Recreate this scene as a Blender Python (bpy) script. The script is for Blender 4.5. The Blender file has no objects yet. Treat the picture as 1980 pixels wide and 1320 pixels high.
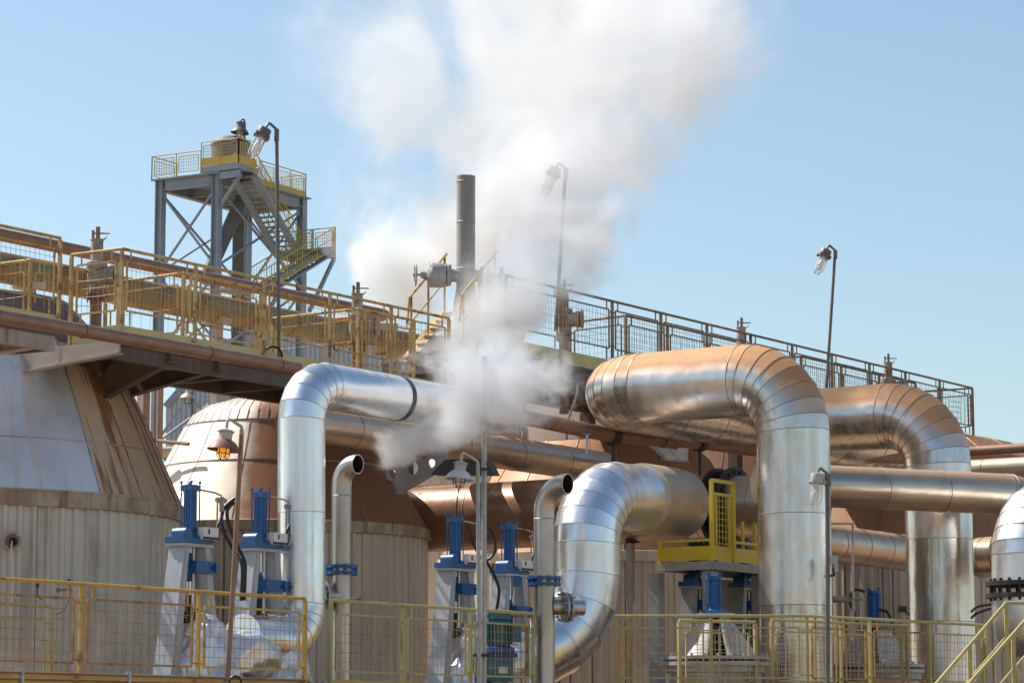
import bpy, bmesh, math, random
from mathutils import Vector, Matrix
S = bpy.context.scene
COL = S.collection
PI = math.pi
random.seed(11)
# ------------------------------------------------------------------ camera
F = 5500.0                                   # focal length in pixels of the 1980 px wide photo
TH = math.atan((1425 - 660) / F)             # upward pitch
CZ = 1.7                                     # eye height over the ground
cam = bpy.data.cameras.new('camera')
cam_o = bpy.data.objects.new('camera', cam)
COL.objects.link(cam_o)
cam.lens = 100.0
cam.sensor_width = 36.0
cam.clip_start = 0.5
cam.clip_end = 9000.0
cam_o.location = (0, 0, CZ)
cam_o.rotation_euler = (PI / 2 + TH, 0, 0)
S.camera = cam_o
# ------------------------------------------------------------------ sky and sun
EL, AZ = math.radians(50), math.radians(-62)
W = bpy.data.worlds.new('World')
S.world = W
W.use_nodes = True
wt = W.node_tree
bg = wt.nodes['Background']
sky = wt.nodes.new('ShaderNodeTexSky')
sky.sky_type = 'NISHITA'
sky.sun_disc = False
sky.sun_elevation = EL
sky.sun_rotation = AZ
sky.air_density = 1.0
sky.dust_density = 1.1
sky.ozone_density = 0.45
bg.inputs[1].default_value = 0.117
tint = wt.nodes.new('ShaderNodeMix')             # the sky's own cast: a little greener and duller than the clean model
tint.data_type = 'RGBA'
tint.blend_type = 'MULTIPLY'
tint.inputs[0].default_value = 1.0
tint.inputs[7].default_value = (.83, .89, .87, 1)
wt.links.new(sky.outputs[0], tint.inputs[6])
wt.links.new(tint.outputs[2], bg.inputs[0])
sl = bpy.data.lights.new('sun', 'SUN')
sl.energy = 4.6
sl.angle = math.radians(0.5)
sl.color = (1.0, 0.93, 0.83)
sun_o = bpy.data.objects.new('sun', sl)
COL.objects.link(sun_o)
SUN = Vector((math.sin(AZ) * math.cos(EL), math.cos(AZ) * math.cos(EL), math.sin(EL)))
sun_o.rotation_euler = SUN.to_track_quat('Z', 'Y').to_euler()
sun_o.location = SUN * 200
S.view_settings.view_transform = 'Standard'
S.view_settings.look = 'None'
S.view_settings.gamma = 1.0
S.view_settings.exposure = 0.55
S.cycles.volume_step_rate = 0.3
S.cycles.volume_max_steps = 512
S.cycles.volume_bounces = 8
S.cycles.max_bounces = 12
S.cycles.glossy_bounces = 5
S.cycles.transparent_max_bounces = 16
S.cycles.use_denoising = True
S.cycles.sample_clamp_indirect = 6.0

# ------------------------------------------------------------------ measuring helpers
Z = Vector((0, 0, 1))
U = Vector((math.sin(math.radians(33.6)), math.cos(math.radians(33.6)), 0))     # along the plant, going away to the right
V = Vector((-U.y, U.x, 0))                                                      # across the plant, going away to the left
_c, _s = math.cos(TH), math.sin(TH)
def P(px, py, D):
    "world point of photo pixel (px, py) at D metres straight ahead"
    a, b = (px - 990) / F, (660 - py) / F
    d = Vector((a, _c - b * _s, _s + b * _c))
    return d * (D / d.y) + Vector((0, 0, CZ))
def PZ(px, py, z):
    "the same at height z over the eye"
    a, b = (px - 990) / F, (660 - py) / F
    d = Vector((a, _c - b * _s, _s + b * _c))
    return d * (z / d.z) + Vector((0, 0, CZ))
def along(p, d, px):
    "the point p + t d that the photo shows in column px"
    q = (px - 990) / F
    X, Y, zz = p.x, p.y, p.z - CZ
    t = (q * (Y * _c + zz * _s) - X) / (d.x - q * (d.y * _c + d.z * _s))
    return p + d * t

# ------------------------------------------------------------------ objects
ORIG = {}
def thing(name, label, cat, loc, group=None, rotz=0.0):
    o = bpy.data.objects.new(name, None)
    COL.objects.link(o)
    o.location = loc
    o.rotation_euler = (0, 0, rotz)
    o.empty_display_size = 0.2
    tag(o, label, cat, group)
    ORIG[o.name] = Vector(loc)
    return o
def tag(o, label, cat=None, group=None):
    o['label'] = label
    if cat: o['category'] = cat
    if group: o['group'] = group
    return o
def copy_tree(o, parent=None):
    c = o.copy()
    COL.objects.link(c)
    c.parent = parent
    for ch in list(o.children):
        copy_tree(ch, c)
    return c

def frame(d, up=Z):
    d = d.normalized()
    x = up.cross(d)
    if x.length < 1e-4: x = Vector((1, 0, 0)).cross(d)
    if x.length < 1e-4: x = Vector((0, 1, 0)).cross(d)
    x.normalize()
    return x, d.cross(x).normalized(), d

class MB:
    def __init__(s):
        s.v, s.f, s.m, s.seg = [], [], [], []
    def add(s, vs, fs, mi=0, seg=0.5):
        k = len(s.v)
        s.v += [Vector(v) for v in vs]
        for i, f in enumerate(fs):
            s.f.append([k + j for j in f])
            s.m.append(mi[i] if isinstance(mi, (list, tuple)) else mi)
            s.seg.append(seg)
        return s
    def box(s, c, size, ax=(Vector((1, 0, 0)), Vector((0, 1, 0)), Z), mi=0):
        c = Vector(c)
        a, b, d = ax[0] * size[0] / 2, ax[1] * size[1] / 2, ax[2] * size[2] / 2
        vs = [c + a * i + b * j + d * k for i in (-1, 1) for j in (-1, 1) for k in (-1, 1)]
        return s.add(vs, [(0, 1, 3, 2), (4, 6, 7, 5), (0, 4, 5, 1), (2, 3, 7, 6), (0, 2, 6, 4), (1, 5, 7, 3)], mi, random.random())
    def bar(s, p, q, w, h=None, up=Z, mi=0):
        x, y, d = frame(q - p, up)
        return s.box((p + q) / 2, (w, h or w, (q - p).length), (x, y, d), mi)
    def prism(s, poly, t, mi=0):
        n = len(poly)
        poly = [Vector(p) for p in poly]
        vs = [p - t / 2 for p in poly] + [p + t / 2 for p in poly]
        fs = [tuple(range(n))[::-1], tuple(range(n, 2 * n))] + [(i, (i + 1) % n, n + (i + 1) % n, n + i) for i in range(n)]
        return s.add(vs, fs, mi)
    def tube(s, pts, r, seg=8, mi=0, cap=True, closed=False):
        pts = [Vector(p) for p in pts]
        n = len(pts)
        rs = r if isinstance(r, (list, tuple)) else [r] * n
        t0 = (pts[1] - pts[0]).normalized()
        x, y, _ = frame(t0)
        vs = []
        prev = t0
        for i, p in enumerate(pts):
            if closed:
                t = (pts[(i + 1) % n] - pts[i - 1]).normalized()
            elif i == 0: t = t0
            elif i == n - 1: t = (pts[-1] - pts[-2]).normalized()
            else:
                t = (pts[i + 1] - pts[i]).normalized() + (pts[i] - pts[i - 1]).normalized()
                t = t.normalized() if t.length > 1e-6 else prev
            q = prev.rotation_difference(t)
            x = q @ x
            y = t.cross(x).normalized()
            x = y.cross(t).normalized()
            prev = t
            vs += [p + x * rs[i] * math.cos(2 * PI * k / seg) + y * rs[i] * math.sin(2 * PI * k / seg) for k in range(seg)]
        fs = []
        for i in range(n if closed else n - 1):
            a, b = i * seg, ((i + 1) % n) * seg
            fs += [(a + k, a + (k + 1) % seg, b + (k + 1) % seg, b + k) for k in range(seg)]
        if cap and not closed:
            fs += [tuple(range(seg))[::-1], tuple(range((n - 1) * seg, n * seg))]
        return s.add(vs, fs, mi)
    def lathe(s, prof, o, ax=Z, seg=24, mi=0, a0=0.0, a1=2 * PI, mif=None, rf=None, x=None, cap=True):
        "prof: (r, h) pairs along ax"
        o = Vector(o)
        if x is None: x, y, d = frame(ax, Vector((0, 1, 0)) if abs(ax.normalized().z) > .9 else Z)
        else:
            d = ax.normalized(); y = d.cross(x).normalized()
        full = abs(a1 - a0 - 2 * PI) < 1e-6
        n = seg if full else seg + 1
        vs, fs, ms = [], [], []
        for r, h in prof:
            for k in range(n):
                a = a0 + (a1 - a0) * k / seg
                q = r * (rf(a, h) if rf else 1)
                vs.append(o + x * q * math.cos(a) + y * q * math.sin(a) + d * h)
        for i in range(len(prof) - 1):
            for k in range(seg):
                k2 = (k + 1) % n
                fs.append((i * n + k, i * n + k2, (i + 1) * n + k2, (i + 1) * n + k))
                ms.append(mif(a0 + (a1 - a0) * (k + .5) / seg, i) if mif else mi)
        if full and cap:
            if prof[0][0] > 1e-4: fs.append(tuple(range(n))[::-1]); ms.append(ms[0])
            if prof[-1][0] > 1e-4: fs.append(tuple(range((len(prof) - 1) * n, len(prof) * n))); ms.append(ms[-1])
        return s.add(vs, fs, ms)
    def bolts(s, o, ax, R, n, r, h, mi=0):
        x, y, d = frame(ax)
        for k in range(n):
            a = 2 * PI * k / n
            s.lathe([(r, 0), (r, h)], o + x * R * math.cos(a) + y * R * math.sin(a), d, 6, mi)
        return s
    def ball(s, c, r, mi=0, seg=12, sc=1.0):
        pr = [(max(1e-4, r * math.sin(PI * i / 8)), -r * sc * math.cos(PI * i / 8)) for i in range(9)]
        return s.lathe(pr, c, Z, seg, mi)
    def build(s, name, mats, parent=None, label=None, cat=None, group=None, angle=32, kind=None):
        mats = mats if isinstance(mats, (list, tuple)) else [mats]
        if parent is not None:
            o0 = ORIG[parent.name]
        else:
            lo = Vector((min(v.x for v in s.v), min(v.y for v in s.v), min(v.z for v in s.v)))
            hi = Vector((max(v.x for v in s.v), max(v.y for v in s.v), max(v.z for v in s.v)))
            o0 = Vector(((lo.x + hi.x) / 2, (lo.y + hi.y) / 2, lo.z))
        me = bpy.data.meshes.new(name)
        me.from_pydata([v - o0 for v in s.v], [], s.f)
        me.polygons.foreach_set('material_index', s.m)
        at = me.attributes.new('seg', 'FLOAT', 'FACE')
        at.data.foreach_set('value', s.seg)
        for m in mats: me.materials.append(m)
        me.update()
        bm = bmesh.new(); bm.from_mesh(me)
        bmesh.ops.recalc_face_normals(bm, faces=bm.faces)
        bm.to_mesh(me); bm.free()
        me.polygons.foreach_set('use_smooth', [True] * len(me.polygons))
        me.set_sharp_from_angle(angle=math.radians(angle))
        o = bpy.data.objects.new(name, me)
        COL.objects.link(o)
        if parent is not None:
            o.parent = parent
        else:
            o.location = o0
        ORIG[o.name] = o0
        if label: o['label'] = label
        if cat: o['category'] = cat
        if group: o['group'] = group
        if kind: o['kind'] = kind
        return o

def crumple(mb, amp=.03, sc=5.0, k0=0):
    from mathutils import noise
    for i in range(k0, len(mb.v)):
        v = mb.v[i]
        n = noise.noise_vector(v * sc)
        r = abs(noise.noise(v * sc * 1.7 + Vector((3, 1, 7)))) - .2
        mb.v[i] = v + n * amp * .8 + Vector((v.x, v.y, 0)).normalized() * (-r * amp * 1.6)
    return mb
def rows(prof, n):
    out = []
    for (r0, h0), (r1, h1) in zip(prof, prof[1:]):
        for k in range(n): out.append((r0 + (r1 - r0) * k / n, h0 + (h1 - h0) * k / n))
    return out + [prof[-1]]
def arc(c, a, b, r, t0, t1, n=8):
    return [c + a * r * math.cos(t0 + (t1 - t0) * i / n) + b * r * math.sin(t0 + (t1 - t0) * i / n) for i in range(n + 1)]
def fillet(pts, R, n=7):
    "centre line with round corners: list of (point, is_bend)"
    pts = [Vector(p) for p in pts]
    out = [(pts[0], 0)]
    for i in range(1, len(pts) - 1):
        a, b, c = pts[i - 1], pts[i], pts[i + 1]
        r = R[i - 1] if isinstance(R, (list, tuple)) else R
        u, w = (a - b).normalized(), (c - b).normalized()
        th = u.angle(w)
        L = r / math.tan(th / 2)
        k = b + (u + w).normalized() * (r / math.sin(th / 2))
        s0, s1 = b + u * L - k, b + w * L - k
        tot = s0.angle(s1)
        axis = s0.cross(s1).normalized()
        m = max(2, round((n[i - 1] if isinstance(n, (list, tuple)) else n) * tot / (PI / 2)))
        for j in range(m + 1):
            jj = j + (random.uniform(-.13, .13) if 0 < j < m and m < 9 else 0)
            out.append((k + Matrix.Rotation(tot * jj / m, 3, axis) @ s0, 1))
    out.append((pts[-1], 0))
    return out
def bend(pts, R, n=7):
    return [p for p, _ in fillet(pts, R, n)]

def sweep_pipe(mb, pts, R, r, gores=7, sheet=1.0, seg=56, bead=0.006, capends=(True, True), lseam=None, mats=(0, 1), matf=None, bw=.006):
    "insulated pipe: straight sheets, gored elbows, a raised bead at each joint, an own tone per sheet"
    cl = fillet(pts, R, gores)
    st = [(cl[0][0], False)]
    for (a, fa), (b, fb) in zip(cl, cl[1:]):
        L = (b - a).length
        if L < 1e-5: continue
        if not (fa and fb) or L > sheet * 1.3:
            n = max(1, round(L / sheet))
            for k in range(1, n): st.append((a.lerp(b, (k + random.uniform(-.09, .09)) / n), True))
        st.append((b, True))
    P_ = [p for p, _ in st]
    n = len(P_)
    tan = []
    for i in range(n):
        if i == 0: t = P_[1] - P_[0]
        elif i == n - 1: t = P_[-1] - P_[-2]
        else: t = (P_[i + 1] - P_[i]).normalized() + (P_[i] - P_[i - 1]).normalized()
        tan.append(t.normalized())
    x, y, _ = frame(tan[0])
    fr = []
    prev = tan[0]
    for t in tan:
        q = prev.rotation_difference(t)
        x = q @ x; y = t.cross(x).normalized(); x = y.cross(t).normalized()
        fr.append((x.copy(), y.copy())); prev = t
    def ring(i, rad, off=0.0):
        x, y = fr[i]
        if 0 < i < n - 1:
            d = (P_[i] - P_[i - 1]).normalized()
            k = 1.0 / max(.6, d.dot(tan[i]))
        else: k = 1.0
        return [P_[i] + tan[i] * off + (x * math.cos(2 * PI * j / seg) + y * math.sin(2 * PI * j / seg)) * rad for j in range(seg)]
    for i in range(n - 1):
        a, b = ring(i, r), ring(i + 1, r)
        mi = matf(P_[i].lerp(P_[i + 1], .5)) if matf else mats[0]
        mb.add(a + b, [(j, (j + 1) % seg, seg + (j + 1) % seg, seg + j) for j in range(seg)], mi, random.random())
        if i > 0:
            w = bw
            a, b, c, d = ring(i, r - .002, -w), ring(i, r + bead, -w * .6), ring(i, r + bead, w * .6), ring(i, r - .002, w)
            fs = []
            for q in range(3):
                fs += [(q * seg + j, q * seg + (j + 1) % seg, (q + 1) * seg + (j + 1) % seg, (q + 1) * seg + j) for j in range(seg)]
            mb.add(a + b + c + d, fs, mats[1])
    for e, i in ((0, 0), (1, n - 1)):
        if capends[e]:
            mb.add(ring(i, r), [tuple(range(seg))], mats[0])
    if lseam is not None:
        q = []
        for i in range(n):
            x, y = fr[i]
            q.append(P_[i] + (x * math.cos(lseam) + y * math.sin(lseam)) * (r + .001))
        mb.tube(q, .0045, 6, mats[1])
    return P_, fr
def flange_pair(mb, c, d, r, t=.05, gap=.05, nb=16, mi=0, mb_i=0, br=.016, ext=.04):
    d = d.normalized()
    for sg in (-1, 1):
        mb.lathe([(r * .6, -t / 2), (r, -t / 2), (r, t / 2), (r * .6, t / 2)], c + d * sg * (gap + t) / 2, d, 40, mi)
    x, y, _ = frame(d)
    for k in range(nb):
        a = 2 * PI * (k + .5) / nb
        p = c + (x * math.cos(a) + y * math.sin(a)) * r * .88
        L = gap / 2 + t + ext
        mb.lathe([(br, -L), (br, L)], p, d, 6, mb_i)

# ------------------------------------------------------------------ materials
def mat(name, c1, c2=None, rough=.6, metal=0.0, ns=2.5, nmix=.8, stretch=(1, 1, 1), streak=None, dust=None, side=None,
        bump=0.0, bs=30.0, wave=0.0, seg=0.0, polar=False, spots=None, coat=0.0, rvar=.15, thresh=(.35, .65)):
    m = bpy.data.materials.new(name)
    m.use_nodes = True
    t = m.node_tree
    N, L = t.nodes.new, t.links.new
    b = t.nodes['Principled BSDF']
    geo = N('ShaderNodeNewGeometry')
    tc = N('ShaderNodeTexCoord')
    pos = geo.outputs['Position']
    def mth(op, a, c=None, d=None, clamp=False):
        q = N('ShaderNodeMath'); q.operation = op; q.use_clamp = clamp
        for i, v in enumerate((a, c, d)):
            if v is None: continue
            if isinstance(v, (int, float)): q.inputs[i].default_value = v
            else: L(v, q.inputs[i])
        return q.outputs[0]
    def noise(vec, scale, sc=(1, 1, 1), det=5, ro=.6, off=0):
        mp = N('ShaderNodeMapping'); mp.inputs['Scale'].default_value = sc; mp.inputs['Location'].default_value = (off, off * 1.7, off * .3)
        L(vec, mp.inputs[0])
        n = N('ShaderNodeTexNoise'); n.inputs['Scale'].default_value = scale; n.inputs['Detail'].default_value = det; n.inputs['Roughness'].default_value = ro
        L(mp.outputs[0], n.inputs[0])
        return n.outputs[0]
    def rng(v, a, c, lo=0.0, hi=1.0):
        r = N('ShaderNodeMapRange'); r.interpolation_type = 'SMOOTHSTEP'
        r.inputs['From Min'].default_value = a; r.inputs['From Max'].default_value = c
        r.inputs['To Min'].default_value = lo; r.inputs['To Max'].default_value = hi
        L(v, r.inputs['Value'])
        return r.outputs[0]
    def mix(f, a, c):
        q = N('ShaderNodeMix'); q.data_type = 'RGBA'
        if isinstance(f, (int, float)): q.inputs[0].default_value = f
        else: L(f, q.inputs[0])
        for i, v in ((6, a), (7, c)):
            if isinstance(v, tuple): q.inputs[i].default_value = (*v, 1)
            else: L(v, q.inputs[i])
        return q.outputs[2]
    svec = pos
    if polar:                                    # angle round the tank and height, for run-off streaks
        sp = N('ShaderNodeSeparateXYZ'); L(tc.outputs['Object'], sp.inputs[0])
        ang = mth('ARCTAN2', sp.outputs[1], sp.outputs[0])
        cb = N('ShaderNodeCombineXYZ'); L(mth('MULTIPLY', ang, 5.0), cb.inputs[0]); L(mth('MULTIPLY', sp.outputs[2], .12), cb.inputs[2])
        svec = cb.outputs[0]
    n1 = noise(pos, ns, stretch)
    col = mix(rng(n1, *thresh, 0, nmix), c1, c2 or tuple(x * .7 for x in c1))
    rg = mth('MULTIPLY_ADD', mth('SUBTRACT', noise(pos, ns * 2.3, stretch, off=5), .5), rvar * 2, rough, True)
    me_ = metal
    if seg:
        at = N('ShaderNodeAttribute'); at.attribute_name = 'seg'
        k = mth('MULTIPLY_ADD', mth('SUBTRACT', at.outputs['Fac'], .5), seg, 1.0)
        vm = N('ShaderNodeVectorMath'); vm.operation = 'SCALE'; L(col, vm.inputs[0]); L(k, vm.inputs['Scale'])
        col = vm.outputs[0]
        rg = mth('MULTIPLY_ADD', mth('SUBTRACT', at.outputs['Fac'], .5), .12, rg, True)
    def layer(fac, c, r):
        nonlocal col, rg, me_
        col = mix(fac, col, c)
        rg = mth('ADD', mth('MULTIPLY', rg, mth('SUBTRACT', 1.0, fac)), mth('MULTIPLY', fac, r))
        me_ = mth('MULTIPLY', me_, mth('SUBTRACT', 1.0, fac))
    if side:                                     # wind-blown dust caked on one side: (direction, colour, from, to, amount)
        d = N('ShaderNodeVectorMath'); d.operation = 'DOT_PRODUCT'; L(geo.outputs['Normal'], d.inputs[0]); d.inputs[1].default_value = side[0]
        v = mth('ADD', d.outputs['Value'], mth('MULTIPLY', mth('SUBTRACT', noise(pos, 1.6, off=2), .5), .3))
        layer(rng(v, side[2], side[3], 0, side[4]), side[1], .85)
    if streak:
        n2 = noise(svec, streak[2], (1, 1, 1) if polar else (1, 1, .06), 4, .65, 3)
        layer(rng(n2, streak[3], streak[3] + (streak[4] if len(streak) > 4 else .16), 0, streak[1]), streak[0], .8)
    if dust:                                     # settled ore dust on upward faces: (colour, amount, from, to)
        sp2 = N('ShaderNodeSeparateXYZ'); L(geo.outputs['Normal'], sp2.inputs[0])
        v = mth('ADD', sp2.outputs[2], mth('MULTIPLY', mth('SUBTRACT', noise(pos, 1.1, off=9), .5), .45))
        layer(rng(v, dust[2], dust[3], 0, dust[1]), dust[0], .75)
    if spots:                                    # rust patches: (colour, threshold, scale, amount)
        n3 = noise(pos, spots[2], (1, 1, 1), 6, .7, 7)
        layer(rng(n3, spots[1], spots[1] + .08, 0, spots[3]), spots[0], .85)
    L(col, b.inputs['Base Color'])
    L(rg, b.inputs['Roughness'])
    if isinstance(me_, (int, float)): b.inputs['Metallic'].default_value = me_
    else: L(me_, b.inputs['Metallic'])
    b.inputs['Coat Weight'].default_value = coat
    h = None
    if bump:
        h = mth('MULTIPLY', noise(pos, bs, stretch, 4, .6, 4), bump)
    if wave:
        w_ = mth('MULTIPLY', noise(pos, 2.2, (1, 1, .7), 2, .5, 6), wave)
        h = w_ if h is None else mth('ADD', h, w_)
    if h is not None:
        bp = N('ShaderNodeBump'); bp.inputs['Strength'].default_value = 1.0; bp.inputs['Distance'].default_value = 1.0
        L(h, bp.inputs['Height']); L(bp.outputs[0], b.inputs['Normal'])
    return m

RUST = (.17, .065, .025)
ORE = (.50, .235, .075)
alu = mat('bright aluminium cladding', (.88, .88, .88), (.76, .76, .76), .36, 1.0, 3.0, .6, (1, 1, .25), bump=.0005, bs=14, wave=.026, seg=.2, rvar=.22)
alu_new = mat('new aluminium cladding', (.92, .93, .94), (.84, .85, .86), .31, 1.0, 3.0, .6, (1, 1, .25), bump=.0004, bs=14, wave=.022, seg=.14, rvar=.2)
alu_dust = mat('dusty aluminium cladding', (.76, .74, .71), (.62, .59, .55), .29, 1.0, 3.0, .6, (1, 1, .25), dust=(ORE, .92, .02, .5), bump=.0005, bs=14, wave=.024, seg=.2, rvar=.22, streak=((.42, .33, .25), .4, 5, .6))
alu_brown = mat('brown weathered cladding', (.60, .51, .42), (.48, .39, .30), .38, 1.0, 3.0, .6, dust=((.46, .25, .12), .7, .25, .75), bump=.0008, bs=14, wave=.01, seg=.14)
hdr_m = mat('glossy rusty header cladding', (.36, .20, .115), (.26, .135, .075), .34, .35, 2.5, .9, spots=((.16, .07, .035), .58, 4, .7), bump=.003, bs=12, coat=.25)
alu_cream = mat('cream weathered cladding', (.60, .49, .37), (.50, .40, .29), .45, .6, 3.0, .6, dust=((.42, .26, .14), .6, .35, .9), bump=.0006, bs=14, wave=.008, seg=.1)
seam_m = mat('cladding joint', (.46, .40, .34), (.26, .18, .12), .5, .8, 6.0, .9)
seam_l = mat('bright cladding joint', (.66, .65, .63), (.42, .40, .37), .4, .9, 6.0, .9)
stain_m = mat('stained aluminium', (.62, .62, .62), (.80, .80, .80), .45, 1.0, 5.0, .9, (1, 1, .3))
steel = mat('grey steel', (.30, .30, .31), (.22, .21, .20), .5, .6, 5, .8, bump=.0008)
galv = mat('galvanised steel', (.46, .47, .47), (.36, .36, .35), .5, .7, 9, .8, spots=((.30, .17, .08), .60, 3, .6))
dark = mat('black steel', (.035, .033, .032), (.06, .045, .035), .5, .3, 8, .8)
rubber = mat('black rubber', (.018, .018, .02), (.03, .03, .03), .45, 0, 8, .5)
rust_pipe = mat('rusty brown pipe', (.23, .125, .075), (.30, .175, .11), .55, .15, 4, .9, spots=(RUST, .60, 5, .7), bump=.001)
cond_m = mat('ochre painted conduit', (.33, .19, .115), (.27, .14, .08), .42, .25, 5, .8, spots=(RUST, .64, 4, .5))
green_pipe = mat('green brown pipe', (.22, .21, .10), (.28, .19, .09), .6, .1, 1.2, .9, spots=((.21, .10, .045), .52, 2.0, .85), dust=((.20, .10, .06), .9, .45, .8), bump=.001)
vent_m = mat('pale rusty valve paint', (.42, .37, .32), (.30, .22, .17), .6, .2, 6, .9, spots=(RUST, .55, 4, .9), bump=.001)
yel_front = mat('yellow rail paint', (.62, .40, .075), (.52, .31, .06), .5, 0, 5, .8, spots=((.30, .13, .04), .56, 6, .85))
yel_mesh = mat('rusty yellow wire', (.52, .29, .07), (.36, .17, .05), .6, 0, 7, .9, spots=((.22, .09, .03), .52, 5, .8))
yel_board = mat('yellow toe board paint', (.60, .44, .10), (.50, .36, .09), .5, 0, 3, .8, stretch=(1, 1, .2), spots=((.36, .17, .05), .62, 2.5, .8))
yel_old = mat('old ochre rail paint', (.56, .39, .13), (.42, .25, .085), .55, 0, 5, .9, spots=((.15, .06, .025), .54, 5, .85))
rail_dark = mat('weathered dark ochre rail paint', (.22, .15, .07), (.15, .09, .045), .55, 0, 5, .9, spots=((.09, .05, .03), .54, 5, .8))
yel_olive = mat('olive yellow toe board', (.62, .53, .22), (.54, .46, .19), .6, 0, 2, .8, spots=((.24, .13, .05), .64, 3, .7))
yel_pale = mat('pale yellow rail paint', (.50, .42, .17), (.42, .34, .14), .5, 0, 5, .8, spots=((.30, .15, .05), .62, 5, .7))
yel_new = mat('fresh yellow paint', (.78, .56, .02), (.70, .49, .02), .38, 0, 3, .6, coat=.2)
blue = mat('blue machine paint', (.004, .10, .31), (.004, .08, .24), .40, 0, 5, .8, coat=.1, spots=((.03, .04, .08), .66, 7, .5))
blue_dark = mat('deep blue paint', (.016, .07, .22), (.012, .05, .16), .4, 0, 5, .8, coat=.2)
teal = mat('teal machine paint', (.02, .16, .20), (.015, .12, .15), .4, 0, 5, .8, coat=.2)
white = mat('dirty white paint', (.43, .455, .49), (.34, .35, .37), .45, .1, 3, .9, (1, 1, .4), streak=((.36, .28, .2), .45, 5, .62), bump=.0008)
foil = mat('crumpled foil lagging', (.80, .82, .85), (.68, .70, .74), .42, .85, 2.5, .7, bump=.007, bs=5, wave=.05)
grey_p = mat('grey machine paint', (.40, .39, .38), (.32, .30, .28), .5, .1, 4, .8, streak=((.2, .12, .07), .4, 6, .6))
struct_m = mat('weathered beige beam paint', (.46, .42, .38), (.36, .30, .25), .6, 0, 2.5, .9, streak=((.28, .14, .06), .8, 5, .56), bump=.001)
brown_b = mat('dusty brown beam paint', (.145, .108, .083), (.105, .074, .055), .65, 0, 3, .9, streak=((.13, .06, .03), .6, 5, .55), bump=.001)
tower_m = mat('blue grey tower paint', (.29, .36, .42), (.23, .29, .35), .5, .1, 1.5, .8, streak=((.2, .16, .13), .3, 2, .6))
tank_grey = mat('grey tank paint', (.15, .16, .165), (.115, .12, .125), .5, .1, 1.5, .8)
stack_m = mat('grey stack steel', (.34, .325, .30), (.26, .25, .235), .6, .2, 3, .9, (1, 1, .2))
conc = mat('pale concrete', (.44, .41, .37), (.36, .33, .29), .85, 0, 1.5, .9, bump=.002)
glass_w = None
cone_cream = mat('rust streaked cream sheet', (.76, .64, .48), (.66, .53, .37), .5, .15, 1.2, .9, streak=((.25, .095, .028), .95, 3.4, .47, .12), side=((1, .05, 0), (.45, .225, .10), .35, 1.0, .75), polar=True, bump=.0006, wave=.006)
cone_new = mat('replaced aluminium sheet', (.86, .86, .87), (.70, .70, .71), .50, .7, 1.2, .9, streak=((.46, .33, .22), .55, 2.6, .55, .2), polar=True, bump=.0008, wave=.01)
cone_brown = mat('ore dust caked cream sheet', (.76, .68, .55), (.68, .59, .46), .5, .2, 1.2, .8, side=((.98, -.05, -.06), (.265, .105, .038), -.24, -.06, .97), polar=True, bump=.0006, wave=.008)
cone_rust = mat('rusty brown tank sheet', (.40, .19, .075), (.33, .15, .06), .6, .1, 1.0, .9, streak=((.2, .09, .04), .6, 2.4, .56), polar=True, bump=.0006)
shade_grime = mat('painted rib shade and dirt', (.20, .155, .115), (.12, .09, .07), .8, 0, 3, .9)  # rib shading painted into the colour of the step faces, with some dirt
rim_m = mat('dirty rim sheet', (.50, .41, .30), (.30, .21, .14), .6, .1, 2.2, .9, streak=((.2, .12, .06), .8, 5, .5), polar=True)
cone_far = mat('plain cream cone sheet', (.62, .48, .34), (.52, .38, .25), .5, .1, 1.2, .8, streak=((.33, .165, .06), .6, 2.6, .54), polar=True)
siding = mat('grimy ribbed siding', (.60, .555, .48), (.50, .45, .38), .5, .3, 1.0, .8, streak=((.22, .165, .12), .5, 3.2, .50, .3), polar=True)
siding_c = mat('cream ribbed siding', (.62, .54, .43), (.54, .46, .36), .5, .2, 1.0, .8, streak=((.27, .19, .13), .5, 3.0, .50, .3), polar=True)
shed_m = mat('pale blue shed cladding', (.50, .57, .62), (.43, .49, .54), .55, .2, .5, .8)
enamel_b = mat('brown dusty enamel', (.26, .11, .07), (.20, .085, .055), .5, 0, 8, .8)
enamel_w = mat('grey white enamel', (.52, .57, .64), (.44, .48, .54), .35, 0, 8, .6)
lamp_body = mat('pale lamp casting', (.50, .47, .43), (.40, .36, .32), .5, .2, 9, .8)
lamp_grey = mat('grey lamp casting', (.17, .16, .17), (.13, .12, .12), .5, .3, 9, .8)
ground_m = mat('red ore soil', (.33, .215, .125), (.24, .15, .085), .95, 0, .25, .9, bump=.01, bs=3)
label_m = mat('white label', (.75, .75, .73), (.7, .7, .68), .5, 0, 3, .3)
white_p = mat('white lamp diffuser', (.8, .78, .72), (.74, .7, .62), .4, 0, 3, .3)
def glassy(name, c, rough=.08, alpha=.45):
    m = bpy.data.materials.new(name); m.use_nodes = True
    t = m.node_tree; b = t.nodes['Principled BSDF']
    b.inputs['Base Color'].default_value = (*c, 1); b.inputs['Roughness'].default_value = rough
    b.inputs['IOR'].default_value = 1.45; b.inputs['Transmission Weight'].default_value = 0.0
    b.inputs['Alpha'].default_value = alpha
    return m
glass_w = glassy('clear lamp glass', (.80, .82, .80), .06, .26)
glass_a = glassy('amber lamp glass', (.80, .38, .03), .12, .85)
for q in (glass_a,):
    q.node_tree.nodes['Principled BSDF'].inputs['Emission Color'].default_value = (1, .45, .05, 1)
    q.node_tree.nodes['Principled BSDF'].inputs['Emission Strength'].default_value = .35

# ------------------------------------------------------------------ ground
g = MB()
g.add([(-4000, -4000, 0), (4000, -4000, 0), (4000, 6000, 0), (-4000, 6000, 0)], [(0, 1, 2, 3)])
g.build('ground', ground_m, kind='structure')

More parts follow.
